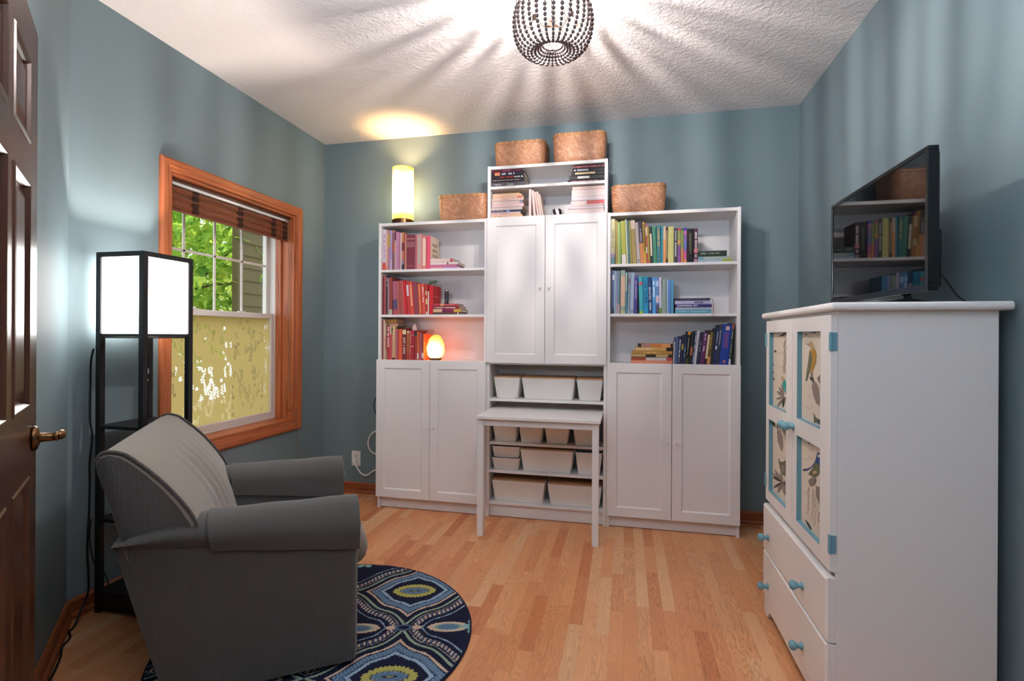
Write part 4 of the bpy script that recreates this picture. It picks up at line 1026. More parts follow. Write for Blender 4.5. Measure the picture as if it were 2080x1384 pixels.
pth = [(-.545, -1.838, 1.16), (-.575, -1.826, 1.10), (-.572, -1.83, 1.0), (-.566, -1.835, .85), (-.545, -1.842, .78), (-.548, -1.85, .66), (-.562, -1.838, .58), (-.55, -1.85, .45), (-.545, -1.86, .3), (-.55, -1.85, .12), (-.553, -1.872, .06), (-.52, -1.93, .0065), (-.50, -1.965, .0065), (-.45, -2.0, .006), (-.42, -2.05, .006), (-.36, -2.1, .006), (-.30, -2.16, .006), (-.20, -2.27, .006), (-.05, -2.43, .006)]
MB().tube(smooth_path(pth, 6), .0042, 7).tube(smooth_path([(-.545, -1.845, .42), (-.53, -1.862, .34), (-.50, -1.868, .25), (-.452, -1.86, .2), (-.445, -1.845, .13), (-.47, -1.84, .1)], 6), .003, 6).build('cable', CORDM, cd, smooth=True)

# ------------------------------------------------------------------ bead chandelier
CX, CY = 1.416, -1.522
CH = thing('chandelier', 'dark wooden bead basket chandelier with two lit bulbs on the ceiling', 'chandelier', (CX, CY, H))
c = (CX, CY, 0)
MB().lathe([(.062, H-.0005), (.062, H-.012), (.05, H-.022), (.012, H-.026)], c, seg=32).build('canopy', DARKM, CH, smooth=True)
MB().lathe([(.008, H-.0262), (.008, 2.53), (.02, 2.526), (.02, 2.505), (.006, 2.50)], c, seg=14).build('stem', DARKM, CH)
def torus(m, R, z, r, n=48, k=8):
    m.loft([[((R+r*math.cos(b))*math.cos(a)+CX, (R+r*math.cos(b))*math.sin(a)+CY, z+r*math.sin(b)) for b in [2*PI*j/k for j in range(k)]] for a in [2*PI*i/n for i in range(n+1)]], cap=(False, False))
m = MB(); torus(m, .152, 2.572, .0035); m.build('upper_ring', DARKM, CH, smooth=True)
m = MB(); torus(m, .035, 2.448, .0025, 32); m.build('lower_ring', STEEL, CH, smooth=True)
for k in range(6):
    a = 2*PI*k/6+.3
    MB().tube(smooth_path([(CX+r*math.cos(a), CY+r*math.sin(a), z) for r, z in ((.152, 2.572), (.15, 2.62), (.12, 2.67), (.055, H-.016))], 5), .0025, 6).build('cage_wire', DARKM, CH)
BEAD = mat('dark_grey_wood_bead', '4a3f3d', .5, .4)
prof = smooth_path([(.154, 0, 2.562), (.1595, 0, 2.52), (.157, 0, 2.475), (.144, 0, 2.437), (.121, 0, 2.410), (.093, 0, 2.400), (.066, 0, 2.406), (.046, 0, 2.424), (.037, 0, 2.444)], 10)
d = [0]
for i in range(1, len(prof)): d.append(d[-1]+(prof[i]-prof[i-1]).length)
def at(s):
    for i in range(1, len(d)):
        if d[i] >= s:
            f = (s-d[i-1])/(d[i]-d[i-1]); return prof[i-1].lerp(prof[i], f)
    return prof[-1]
beads = []; s = .006
while s < d[-1]-.004:
    f = s/d[-1]; r = .0100*(1-f)+.0062*f
    beads.append((s, r)); s += 2*r*1.02
sb = MB()
for s, r in beads:
    p = at(s); sb.sphere((p.x, 0, p.z), r, 9, 6)
strand = None
NS = 30
for k in range(NS):
    a = 2*PI*k/NS+.05
    if strand is None:
        strand = sb.build('bead_strand', BEAD, CH, off=(0, 0, 0), smooth=True); o = strand
    else:
        o = strand.copy(); COL.objects.link(o); o.parent = CH
    o.location = (0, 0, -H); o.rotation_euler = (0, 0, a)
t = NT('clear_bulb_glass'); e = t.n('Emission', Color=(*lin('fff0e0'), 1), Strength=6.0); tr = t.n('BsdfTransparent'); mx = t.n('MixShader', i0=.85); t.set(mx.inputs[1], e); t.set(mx.inputs[2], tr); t.set(t.out.inputs[0], mx); BULBG = t.m
FILA = emit('glowing_filament', 'fbeee8', BULB)
vf = Vector((-.2168, .976, 0)); vr = Vector((.976, .2168, 0))
for sgn, z in ((-1, 2.492), (1, 2.508)):
    p = Vector((CX, CY, 0))+vr*(.073*sgn)
    MB().tube(smooth_path([(CX, CY, 2.515), tuple(Vector((CX, CY, 2.50))+vr*(.04*sgn)), (p.x, p.y, z+.055)], 5), .005, 8).build('arm', DARKM, CH)
    MB().lathe([(.0, z+.058), (.013, z+.056), (.014, z+.028), (.012, z+.0262)], (p.x, p.y, 0), seg=14).build('socket', DARKM, CH)
    MB().lathe([(.010, z+.026), (.011, z+.018), (.019, z+.004), (.021, z-.008), (.017, z-.02), (.008, z-.028), (0, z-.030)], (p.x, p.y, 0), seg=18).build('bulb', BULBG, CH, smooth=True)
    MB().sphere((p.x, p.y, z-.004), (.008, .008, .014), 8, 6).build('filament', FILA, CH)

# ------------------------------------------------------------------ rug
def rug():
    R, cx, cy, N = .605, .510, -1.735, 240
    g = np.linspace(-R, R, 2*N+1); X, Y = np.meshgrid(g, g, indexing='ij')
    # ogee lattice frame centred on the node
    dx, dy = X+cx-.823, Y+cy+1.639
    a = dx*.966+dy*.259; b = -dx*.259+dy*.966
    PA, PB = .30, .305
    def fold(u, p):  # triangle fold into [-p, p]
        return (u+p) % (2*p)-p
    def ogee(q): return np.power(q, .80)+.075*np.sin(q*2*np.pi*1.5)*(1-q)**.5*q**.3*1.3
    # boundary samples in one tile
    tt = np.linspace(0, 1, 60)**1.6
    bx = PA*tt; by = PB*ogee(tt)
    u = np.abs(fold(a, PA)); v = np.abs(fold(b, PB))
    dmin = np.full(u.shape, 9.0)
    for i in range(len(bx)-1):
        p0 = np.array((bx[i], by[i])); e = np.array((bx[i+1], by[i+1]))-p0; L2 = (e**2).sum()
        s = np.clip(((u-p0[0])*e[0]+(v-p0[1])*e[1])/L2, 0, 1)
        dmin = np.minimum(dmin, np.hypot(u-p0[0]-s*e[0], v-p0[1]-s*e[1]))
    eye = v > PB*ogee(np.clip(u/PA, 0, 1))
    # arc coordinate for scallops / rope
    ang = u*1.0+v*1.2
    pal = {k: lin(h) for k, h in dict(navy='1d2033', cream='c9ae98', green='8fa38c', slate='56708a', light='8fa6ba', yellow='a8a45a', white='cfc8c4', teal='7fa6aa', dark='262a4a').items()}
    rng = np.random.RandomState(2)
    wob = .0022*np.sin(a*310)*np.cos(b*290)+.0012*rng.rand(*u.shape)
    D = dmin+wob
    out = np.empty(u.shape+(3,)); out[:] = pal['navy']
    def put(mask, c): out[mask] = pal[c]
    put(eye & (D < .011), 'green')
    put(eye & (D > .036) & (D < .046), 'cream')
    sc = eye & (D > .052) & (D < .08); put(sc, 'slate')
    put(sc & (np.abs(((ang*1.0) % .022)-.011-(D-.066)*.35) < .0016) & (D < .074), 'light')
    put(eye & (D > .084) & (D < .098), 'light')
    vb = PB-v
    el = np.maximum(np.hypot(u, vb+.075)/.135, 0)+ (u/.105)**4*.05
    ins = eye & (D > .108)
    el = el+.03*np.sin(np.arctan2(vb, u)*26)
    put(eye & (D > .06) & (el < 1.0) & (el > .80), 'yellow'); put(eye & (el < .80), 'navy')
    put(eye & (el < .765), 'slate'); put(eye & (el < .765) & (el > .745), 'light'); put(eye & (np.hypot(u/.03, vb/.006) < 1), 'navy'); put(eye & (np.hypot(u/.014, vb/.003) < 1), 'yellow')
    fl = ~eye
    put(fl & (D > .014) & (D < .017) & ((ang % .012) < .008), 'white')
    rope = fl & (D > .024) & (D < .046); put(rope, 'dark')
    ph = (ang*1.0+D*.9) % .032
    put(rope & (ph < .013), 'cream'); put(rope & (ph > .016) & (ph < .023), 'slate')
    put(fl & (D > .066) & (D < .071), 'light')
    lu = np.hypot((u-.185)/.085, v/.036)+.05*np.sin(np.arctan2(v, u-.185)*30)
    put(fl & (lu < 1) , 'cream'); put(fl & (lu < .72), 'green'); put(fl & (lu < .55), 'slate')
    cu = PA-u; ra = np.hypot(cu, v); th = np.arctan2(v, cu)
    pet = (ra < .058*(0.55+.45*np.abs(np.cos(th*3)))) & fl; put(pet, 'teal'); put(pet & (ra < .032*(0.5+.5*np.abs(np.cos(th*3)))), 'yellow'); put(fl & (ra < .012), 'slate')
    nd = np.hypot(u/.034, v/.020); put(nd < 1, 'slate'); put(nd < .72, 'navy'); put((nd < 1.15) & (nd >= 1), 'navy')
    tip = fl & (np.hypot((u-.055)/.02, v/.014) < 1); put(tip, 'cream')
    out *= (1+.16*(rng.rand(*u.shape)-.5))[..., None]
    Z = .0105+.0016*rng.rand(*u.shape)
    rr = np.hypot(X, Y); keep = rr < R
    idx = np.full(X.shape, -1); idx[keep] = np.arange(keep.sum())
    vs = np.stack([X[keep], Y[keep], Z[keep]], 1)
    q = np.stack([idx[:-1, :-1], idx[1:, :-1], idx[1:, 1:], idx[:-1, 1:]], -1).reshape(-1, 4); q = q[(q >= 0).all(1)]
    me = bpy.data.meshes.new('pile')
    me.vertices.add(len(vs)); me.vertices.foreach_set('co', vs.ravel())
    me.loops.add(q.size); me.loops.foreach_set('vertex_index', q.ravel().astype(np.int32))
    me.polygons.add(len(q)); me.polygons.foreach_set('loop_start', np.arange(0, q.size, 4, dtype=np.int32))
    me.update(calc_edges=True)
    at_ = me.color_attributes.new('pattern', 'FLOAT_COLOR', 'POINT')
    col = np.ones((len(vs), 4)); col[:, :3] = out[keep]; at_.data.foreach_set('color', col.ravel().astype(np.float32))
    t = NT('wool_rug_pile'); ca = t.n('VertexColor', {'layer_name': 'pattern'})
    t.bsdf(ca.outputs[0], .95, .1); me.materials.append(t.m)
    T = thing('rug', 'round navy rug with blue and yellow medallions under the armchair', 'rug', (cx, cy, 0))
    o = bpy.data.objects.new('pile', me); COL.objects.link(o); o.parent = T
    MB().lathe([(R-.012, .0005), (R+.001, .0005), (R+.0035, .006), (R+.001, .0115), (R-.004, .0118), (R-.012, .0095)], (cx, cy, 0), seg=160, cap=(False, False)).build('binding', mat('navy_rug_binding', '23263a', .95, .1, noise=.6, nscale=400), T, smooth=True)
    B_ = MB().lathe([(.0, .0006), (R-.01, .0006), (R-.01, .009), (0, .009)], (cx, cy, 0), seg=96); B_.build('backing', mat('rug_backing', '3a3a40', .95, .1), T)
rug()
# ------------------------------------------------------------------ armchair (local frame: x forward, y across away from camera, z up)
CA = math.radians(35.7)
AC = thing('armchair', 'grey brown corduroy club armchair with fabric arm covers standing on the round rug', 'armchair', (.761, -1.908, .0122), CA)
def cord_m(name, ax, c1='605e5b', c2='3a3938', pitch=.0046, bs=.5, c3='484645'):
    t = NT(name); x, y, z = t.xyz(t.pos())
    s = {'x': x, 'y': y, 'z': z, 'yz': t.math('ADD', y, z)}[ax]
    w = t.math('SINE', t.math('MULTIPLY', s, 2*PI/pitch))
    f = t.math('ADD', t.math('MULTIPLY', w, .5), .5)
    nz = t.n('TexNoise', Vector=t.pos(), Scale=60, Detail=4); n2 = t.n('TexNoise', Vector=t.pos(), Scale=5, Detail=2)
    c = t.mix(t.math('POWER', f, .7), lin(c2), lin(c1))
    c = t.mix(t.math('MULTIPLY', nz.outputs[0], .5), c, lin(c3))
    c = t.mix(t.math('MULTIPLY', t.math('SUBTRACT', n2.outputs[0], .35), .5), c, lin(c3))
    t.bsdf(c, .92, .15, bump=f, bstr=bs, bdist=.0012, Sheen_Weight=.35, Sheen_Roughness=.5)
    return t.m
CDX = cord_m('corduroy_ribs_along_side', 'x'); CDY = cord_m('corduroy_ribs_across_lit', 'y', '968f83', '716b61', .0046, .3, '79736a'); CDC = cord_m('corduroy_ribs_lengthwise', 'yz')  # ribs across painted lighter, putting lamp and window light on the backrest
CDZ = cord_m('corduroy_front', 'y')
def cb(m, name, mm, **k): return m.build(name, mm, AC, off=(0, 0, 0), smooth=True, **k)
W_ = .82
ARM = [(.012, .018), (.004, .15), (0, .30), (.004, .43), (.002, .4481), (-.010, .468), (-.016, .493), (-.012, .522), (.004, .552), (.03, .576), (.065, .588), (.10, .584), (.135, .567), (.158, .542), (.167, .516), (.165, .46), (.165, .40), (.165, .018)]
def rear_u(w): return -.585-.14*(max(w, 0)/.53)
def arm_pt(i, s, off=0):
    v, w = ARM[i]
    if off:
        n = len(ARM); a = Vector(ARM[max(i-1, 0)]); b = Vector(ARM[min(i+1, n-1)]); d = (b-a).normalized()
        v, w = v-d.y*off, w+d.x*off
    ws = .448+.105*(1-s); top = ws+(.598+.012*(1-s)-ws)*math.sin(min(1, s/.3+.04)*PI/2)**.8
    w = ws+(w-.448)*(top-ws)/.14 if w > .448 else w*ws/.448
    return v, w
def arm_loop(s, ins=0, mirror=False):
    L = []
    for i in range(len(ARM)):
        v, w = arm_pt(i, s)
        if ins:
            cv, cw = .082, min(max(w, .06), .52); d = Vector((v-cv, w-cw)); l = d.length
            if l > 1e-6: d *= max(0, (l-ins))/l
            v, w = cv+d.x, cw+d.y
        ru = rear_u(w); u = ru+s*(0-ru)
        L.append((u, W_-v if mirror else v, w))
    return L
for mir in (False, True):
    m = MB()
    L = [arm_loop(k/22*.97, 0, mir) for k in range(23)]+[arm_loop(.985, .003, mir), arm_loop(.996, .009, mir), arm_loop(1.003, .02, mir)]
    m.loft(L); cb(m, 'arm', CDX, angle=60)
    p = MB(); p.tube([(arm_loop(k/20, 0, mir)[4][0], (W_-(-.001)) if mir else -.001, arm_loop(k/20, 0, mir)[4][2]+.003) for k in range(0, 21)], .0045, 8)
    cb(p, 'arm_piping', CDX)
    # arm cover: thin sleeve from the outer side over the roll to the inner side
    c = MB(); i0, i1 = 4, 15
    def strip(s, off, du=0, drop=0):
        o = []
        for i in range(i0, i1+1):
            v, w = arm_pt(i, s, off)
            if i == i0: w -= .014
            if i == i1: w -= .03
            ru = rear_u(w); u = ru+s*(0-ru)+du
            o.append((u, W_-v if mir else v, w-drop))
        return o
    ss = [.355+.645*k/14 for k in range(15)]
    loops = []
    for s in ss:
        wv = .0015*math.sin(s*23)
        a = strip(s, .0085+wv); b = strip(s, .0025)
        loops.append(a+b[::-1])
    f = strip(1.0, .006, .007); g = strip(1.0, .0025, .0035)
    loops.append(f+g[::-1])
    c.loft(loops)
    # gathered front flap
    ctr = (.012, W_-.085 if mir else .085, .50)
    vs = strip(1.0, .006, .007)+[ctr]; n = len(vs)-1
    mid = [((q[0]+ctr[0])/2+(.006 if k % 3 == 0 else .0), (q[1]*.6+ctr[1]*.4), q[2]*.6+ctr[2]*.4) for k, q in enumerate(vs[:n])]
    c.add(vs[:n]+mid+[ctr], [(k, k+1, n+k+1, n+k) for k in range(n-1)]+[(n+k, n+k+1, 2*n) for k in range(n-1)])
    cb(c, 'arm_cover', CDC, angle=50, label='loose fabric arm cover')
# back
PR = [(u, max(.02, w-.013)) for u, w in [(-.585, .03), (-.61, .125), (-.645, .295), (-.70, .53), (-.742, .70), (-.772, .80), (-.778, .826), (-.768, .850), (-.745, .858), (-.715, .848), (-.687, .826), (-.645, .786), (-.602, .738), (-.56, .682), (-.524, .622), (-.49, .53), (-.465, .43), (-.45, .32), (-.45, .10), (-.46, .03)]]
cen = Vector((-.62, .45))
def back_loop(v):
    b = math.sin(PI*min(max(v/W_, 0), 1))**.55
    e = min(v, W_-v); ins = 0
    for lim, i_ in ((.0005, .009), (.004, .004), (.012, .001), (.03, .0)):
        if e <= lim: ins = i_; break
    if e < .0005: ins = .009
    L = []
    for k, (u, w) in enumerate(PR):
        if k >= 6 and k < 18:
            tp = 1 if k < 13 else max(0, 1-(k-13)/5)
            u += .030*b*(1 if k > 8 else .2); w += .008*b*tp*(1 if k > 6 else .5)
            if 12 <= k <= 16 and .2 < v < .62: u += .006*math.sin(v*75)*math.sin((v-.2)/.42*PI)
        elif 3 <= k < 6: u -= .012*b
        d = Vector((u, w))-cen; l = d.length; d *= (l-ins)/l
        zz = max(.02, cen.y+d.y); q = min(1, max(0, (.55-zz)/.06)) if k > 3 else min(1, max(0, (.50-zz)/.06))
        L.append((cen.x+d.x, v+(.41-v)*.06*q, zz))
    return L
vs_ = [0, .004, .012, .03]+[.05+.72*k/44 for k in range(45)]+[.79, .808, .816, .82]
m = MB(); m.loft([back_loop(v) for v in vs_]); m.mi = [0]*len(m.f)
# faces: end caps get side ribs
m.mi[-1] = 1; m.mi[-2] = 1
cb(m, 'backrest', [CDY, CDX], angle=70)
for v, vv in ((.0135, .0045), (W_-.0135, W_-.0045)):
    L = back_loop(.03 if v < .4 else W_-.03)
    P_ = [(q[0]*1.0, vv, q[2]) for q in L[6:16]]
    p = MB(); p.tube(smooth_path(P_, 4), .0055, 8); cb(p, 'back_piping', CDX)
def cushion(x0, x1, y0, y1, z0, z1, bulge, r=.05):
    m = MB(); L = []
    n = 10
    for k in range(n+1):
        a = -PI/2+PI*k/n
        f = math.cos(a); ins = r*(1-f)
        z = (z0+z1)/2+(z1-z0)/2*math.sin(a)
        L.append([(p[0]+(bulge*math.cos(a)*(1 if p[0] > (x0+x1)/2 else 0)), p[1], p[2]) for p in rrect(x0+ins*.6, x1-ins*.6, y0+ins*.6, y1-ins*.6, .05, z, 6)])
    return m.loft(L)
cb(cushion(-.49, .05, .17, .65, .285, .425, .015), 'seat_cushion', CDY, angle=60)
m = MB()
m.loft([[(x, y, z) for x, y in ((-.44, .166), (u, .166), (u+.012*b, .28), (u+.016*b, .41), (u+.012*b, .54), (u, .654), (-.44, .654))] for z, u, b in ((.02, .0, 0), (.03, .012, 1), (.15, .018, 1), (.26, .018, 1), (.284, .008, .5))])
cb(m, 'front_panel', CDZ, angle=50)
MB().lathe([(.19, .0002), (.2, .004), (.2, .0195), (0, .0195)], (-.33, .41, 0), seg=40).build('swivel_base', BLACKW, AC, off=(0, 0, 0))
# ------------------------------------------------------------------ white cabinet with bird panels
CB = thing('cabinet', 'tall white painted cabinet with bird fabric door panels against the right wall', 'cabinet', (2.55, -1.505, 0))
Yn, Yf, BX, BK = -1.872, -1.142, 2.35, 2.765
m = MB()
for a, b in ((Yn, Yn+.02), (Yf-.02, Yf)): m.box(BX, BK, a, b, .0, 1.308)
m.box(BX+.002, BK, Yn+.02, Yf-.02, .08, .098).box(BX+.002, BK, Yn+.02, Yf-.02, .488, .506).box(BK-.01, BK, Yn+.02, Yf-.02, .098, 1.308).box(BX, BK, Yn+.02, Yf-.02, 1.297, 1.308)
m.build('body', WHITEP, CB, bevel=.0015)
MB().loft([rrect(2.322+i, 2.79-i*.2, -1.898+i, -1.088-i, .006, z, 3) for z, i in ((1.3083, .006), (1.312, .001), (1.320, 0), (1.328, .001), (1.333, .006))]).build('top_board', WHITEP, CB, smooth=True, angle=50)
pl = MB()
P_ = [(Yf, .002), (Yf-.055, .002), (Yf-.075, .030), (Yf-.10, .040), (Yn+.10, .040), (Yn+.075, .030), (Yn+.055, .002), (Yn, .002), (Yn, .082), (Yf, .082)]
pl.loft([[(x, y, z) for y, z in P_] for x in (2.327, 2.3495)]); pl.build('plinth', WHITEP, CB, bevel=.002)
def cab_knob(parent, y, z, x=2.33):
    k = MB(); k.lathe([(0, x+.0005), (.012, x), (.0135, x-.002), (.008, x-.010), (.0075, x-.015), (.013, x-.021), (.0165, x-.028), (.0165, x-.034), (.011, x-.041), (0, x-.043)], (0, y, z), 'x', 20)
    return k.build('knob', BLUEP, parent, smooth=True, label='light blue wooden knob')
for z0, z1, kz in ((.290, .487, .362), (.088, .284, .152)):
    d = MB().loft([[(x, y, z) for y, z in ((Yn+.002+i, z0+i), (Yf-.002-i, z0+i), (Yf-.002-i, z1-i), (Yn+.002+i, z1-i))] for x, i in ((2.3495, 0), (2.326, 0), (2.320, .006))]).build('drawer', WHITEP, CB)
    for y in (-1.228, -1.66): cab_knob(d, y, kz, 2.320)
INK = {k: mat('print_'+k, h, .8, .1) for k, h in dict(cloth='ddd0bf', tan='b9a27c', gold='b08c46', olive='6f6f58', grey='8d8178', dark='4f4844', teal='3f9c93', blue='44588a', pale='c7b69c', line='b3a594').items()}
INKN = list(INK)
def fabric(parent, y_left, y_right, z0, z1, shapes, lines, frame):
    """shapes given as image-like coordinates; frame maps them onto the panel (s to the near side, t upward)"""
    xl, xr, tl, tr, bl, br = frame
    def mp(p, k):
        s = (p[0]-xl)/(xr-xl); top = tl+(tr-tl)*s; bot = bl+(br-bl)*s
        t_ = 1-(p[1]-top)/(bot-top); s = min(max(s, .004), .996); t_ = min(max(t_, .004), .996)
        return (2.3462-.00012*k, y_left+(y_right-y_left)*s, z0+(z1-z0)*t_)
    m = MB().box(2.3463, 2.3485, y_right, y_left, z0, z1)
    k = 1
    for pts in lines:
        for a, b in zip(pts[:-1], pts[1:]):
            A, Bq = Vector(mp(a, k)), Vector(mp(b, k)); d = (Bq-A)
            if d.length < 1e-5: continue
            n = Vector((0, -d.z, d.y)).normalized()*.0007
            m.add([A+n, A-n, Bq-n, Bq+n], [(0, 1, 2, 3)], INKN.index('line'))
    for c, pts in shapes:
        k += 1; m.add([mp(p, k) for p in pts], [tuple(range(len(pts)))], INKN.index(c))
    m.build('fabric_panel', [INK[q] for q in INKN], parent, flip=False, label='cream fabric printed with birds and leaves')
def leafp(x, y, L, w, ang, n=7):
    ca, sa = math.cos(ang), math.sin(ang); up, dn = [], []
    for i in range(n+1):
        t_ = i/n; q = w*math.sin(PI*t_)**.8
        up.append((x+L*t_*ca-q*sa, y+L*t_*sa+q*ca)); dn.append((x+L*t_*ca+q*sa, y+L*t_*sa-q*ca))
    return up+dn[::-1][1:-1]
rp = random.Random(21)
def scrawl(x0, x1, y0, y1, n):
    out = []
    for _ in range(n):
        x, y = rp.uniform(x0, x1), rp.uniform(y0, y1); r = rp.uniform(8, 20)
        out.append([(x+i*r*.28+r*.4*math.sin(i*1.7), y+r*.9*math.sin(i*1.1+x)) for i in range(9)])
    return out
def catkin(x, y, L, c='grey'):
    o = []; i = 0
    while i < L:
        o.append((c, leafp(x+3*math.sin(i*.11), y+i, 15, 2.6, PI/2+.25*math.sin(i), 4))); i += 13
    return o
def petals(cx, cy, specs): return [(c, leafp(cx, cy, L, w, math.radians(a))) for a, L, w, c in specs]
near_top = [('grey', [(410, 510), (405, 570), (415, 640), (435, 695), (458, 722), (462, 670), (455, 590), (440, 540)]), ('grey', [(440, 500), (465, 465), (490, 468), (497, 490), (497, 580), (480, 570), (455, 535)]),
    ('pale', [(452, 540), (497, 605), (497, 680), (480, 660), (462, 600)]), ('grey', leafp(345, 150, 34, 6, .3)),
    ('dark', [(390, 132), (440, 132), (425, 146), (400, 142)]),
    ('gold', [(385, 285), (400, 262), (420, 262), (432, 285), (438, 330), (430, 385), (412, 445), (395, 455), (385, 430), (380, 350)]), ('tan', [(377, 238), (385, 215), (402, 208), (414, 226), (420, 265), (400, 285), (392, 255)]),
    ('olive', [(392, 290), (402, 300), (408, 350), (398, 420), (384, 462), (370, 522), (359, 526), (364, 480), (374, 400), (382, 335)]), ('dark', [(364, 224), (380, 232), (377, 241)]), ('dark', leafp(390, 228, 7, 2.5, .2)),
    ('olive', [(396, 455), (400, 455), (406, 495), (402, 497)]), ('olive', [(406, 452), (410, 450), (416, 492), (412, 494)]), ('dark', [(388, 488), (420, 500), (414, 528), (398, 516)]),
    ('olive', [(422, 772), (436, 806), (462, 826), (486, 812), (497, 775), (497, 885), (470, 868), (440, 846), (424, 852)]), ('dark', [(446, 822), (470, 838), (490, 826), (490, 850), (460, 848)]), ('blue', [(436, 836), (462, 852), (480, 872), (452, 858)])]
near_bot = [('dark', [(430, 240), (452, 248), (440, 282), (432, 266)]), ('grey', leafp(455, 655, 90, 22, -1.1)), ('grey', [(500, 660), (530, 648), (550, 690), (560, 780), (560, 892), (530, 840), (505, 760), (493, 700)]), ('grey', leafp(490, 640, 60, 7, .9)),
    ('blue', [(500, 375), (505, 352), (518, 346), (530, 360), (531, 395), (529, 440), (531, 480), (505, 470), (486, 470), (430, 512), (398, 514), (394, 500), (430, 494), (460, 478), (485, 438), (494, 405)]),
    ('olive', [(486, 440), (512, 450), (528, 480), (524, 530), (508, 560), (488, 572), (462, 560), (436, 546), (450, 520), (474, 490)]), ('cloth', [(510, 366), (524, 366), (524, 386), (512, 392)]), ('dark', [(532, 378), (550, 390), (532, 398)]), ('dark', leafp(513, 374, 9, 2, 0)),
    ('tan', [(470, 520), (500, 508), (506, 530), (480, 548)]), ('dark', [(394, 498), (416, 498), (414, 514), (398, 514)]), ('olive', [(486, 570), (492, 570), (486, 620), (480, 620)]), ('grey', [(440, 600), (470, 570), (490, 600), (480, 650), (450, 640)]),
    ('dark', [(415, 938), (440, 968), (470, 1036), (456, 1032), (430, 985)])]+catkin(442, 660, 230)+catkin(482, 680, 255)+catkin(512, 720, 280)+catkin(540, 880, 90, 'dark')
far_top = petals(190, 640, [(-115, 90, 9, 'grey'), (-100, 110, 7, 'grey'), (-140, 70, 12, 'grey'), (60, 110, 9, 'grey'), (95, 90, 8, 'dark'), (35, 70, 7, 'grey'), (160, 60, 9, 'grey'), (120, 100, 8, 'grey')])+[
    ('teal', [(184, 484), (200, 515), (220, 552), (230, 590), (230, 652), (212, 642), (196, 602), (182, 556), (178, 512)]), ('tan', [(166, 486), (182, 478), (192, 494), (186, 530), (178, 510)]), ('dark', [(150, 166), (190, 136), (214, 136), (186, 160)]), ('dark', leafp(118, 275, 24, 8, .6)), ('dark', leafp(112, 380, 16, 5, 1.4)), ('dark', leafp(112, 440, 20, 5, 1.4)), ('dark', leafp(114, 490, 26, 5, 1.2))]+catkin(192, 190, 250)+catkin(206, 180, 270)+catkin(220, 190, 190, 'dark')
far_bot = [('grey', [(160, 160), (165, 250), (185, 310), (200, 345), (210, 290), (205, 200), (185, 150)]), ('grey', [(200, 130), (225, 120), (245, 160), (258, 220), (250, 255), (225, 230), (205, 170)]), ('pale', leafp(205, 170, 175, 12, 1.25)), ('dark', leafp(126, 66, 60, 8, 1.3)), ('dark', leafp(160, 100, 60, 3, 1.45)),
    ('olive', [(172, 392), (185, 425), (205, 432), (235, 402), (254, 414), (256, 432), (240, 450), (236, 500), (226, 556), (200, 540), (186, 490), (176, 440)]), ('dark', [(232, 404), (252, 408), (256, 434), (238, 440)]), ('grey', [(190, 450), (220, 460), (222, 520), (204, 520)])]+petals(205, 610, [(-120, 130, 10, 'grey'), (-135, 120, 9, 'grey'), (-150, 90, 12, 'dark'), (-100, 90, 8, 'grey'), (110, 110, 11, 'grey'), (80, 120, 10, 'grey'), (50, 110, 9, 'grey'), (140, 90, 9, 'dark'), (20, 60, 8, 'dark'), (-20, 50, 7, 'grey')])
def cab_door(y0, y1, py0, py1, panels, ky, hinge_y):
    m = MB(); z0, z1 = .508, 1.296; bx = ((.554, .868), (.929, 1.247))
    for a, b in ((y0, py0), (py1, y1)): m.box(2.33, 2.3492, a, b, z0, z1)
    for a, b in ((z0, .554), (.868, .929), (1.247, z1)): m.box(2.33, 2.3492, py0, py1, a, b)
    d = m.build('door', WHITEP, CB)
    for (a, b), (sh, ln, fr) in zip(bx, panels):
        r = MB(); e = .0018
        r.box(2.3304, 2.349, py0, py0+e, a, b).box(2.3304, 2.349, py1-e, py1, a, b).box(2.3304, 2.349, py0+e, py1-e, a, a+e).box(2.3304, 2.349, py0+e, py1-e, b-e, b)
        r.build('panel_reveal', BLUEP, d, label='blue painted inner edge')
        fabric(d, py1-e, py0+e, a+e, b-e, sh, ln, fr)
    cab_knob(d, ky, .892)
    for z in (1.214, .592):
        h = MB(); s = 1 if hinge_y < -1.5 else -1
        h.box(2.327, 2.3302, hinge_y, hinge_y+.010*s, z-.028, z+.028).box(2.3302, 2.347, hinge_y-.0025*s, hinge_y-.0004*s, z-.028, z+.028)
        h.lathe([(.004, z-.029), (.004, z+.029)], (2.329, hinge_y-.002*s, 0), seg=10)
        h.build('hinge', BLUEP, d, bevel=.0008)
cab_door(Yn+.001, -1.5065, -1.786, -1.556, [(near_bot, scrawl(390, 470, 260, 900, 9), (378, 560, 205, 310, 945, 1170)), (near_top, scrawl(340, 480, 160, 780, 12), (328, 497, 135, 135, 815, 895))], -1.476-.045, Yn+.001)
cab_door(-1.5035, Yf-.001, -1.43, -1.186, [(far_bot, scrawl(130, 240, 80, 640, 7), (125, 258, 55, 135, 690, 835)), (far_top, scrawl(115, 180, 160, 520, 6), (110, 230, 135, 135, 705, 760))], -1.476, Yf-.001)

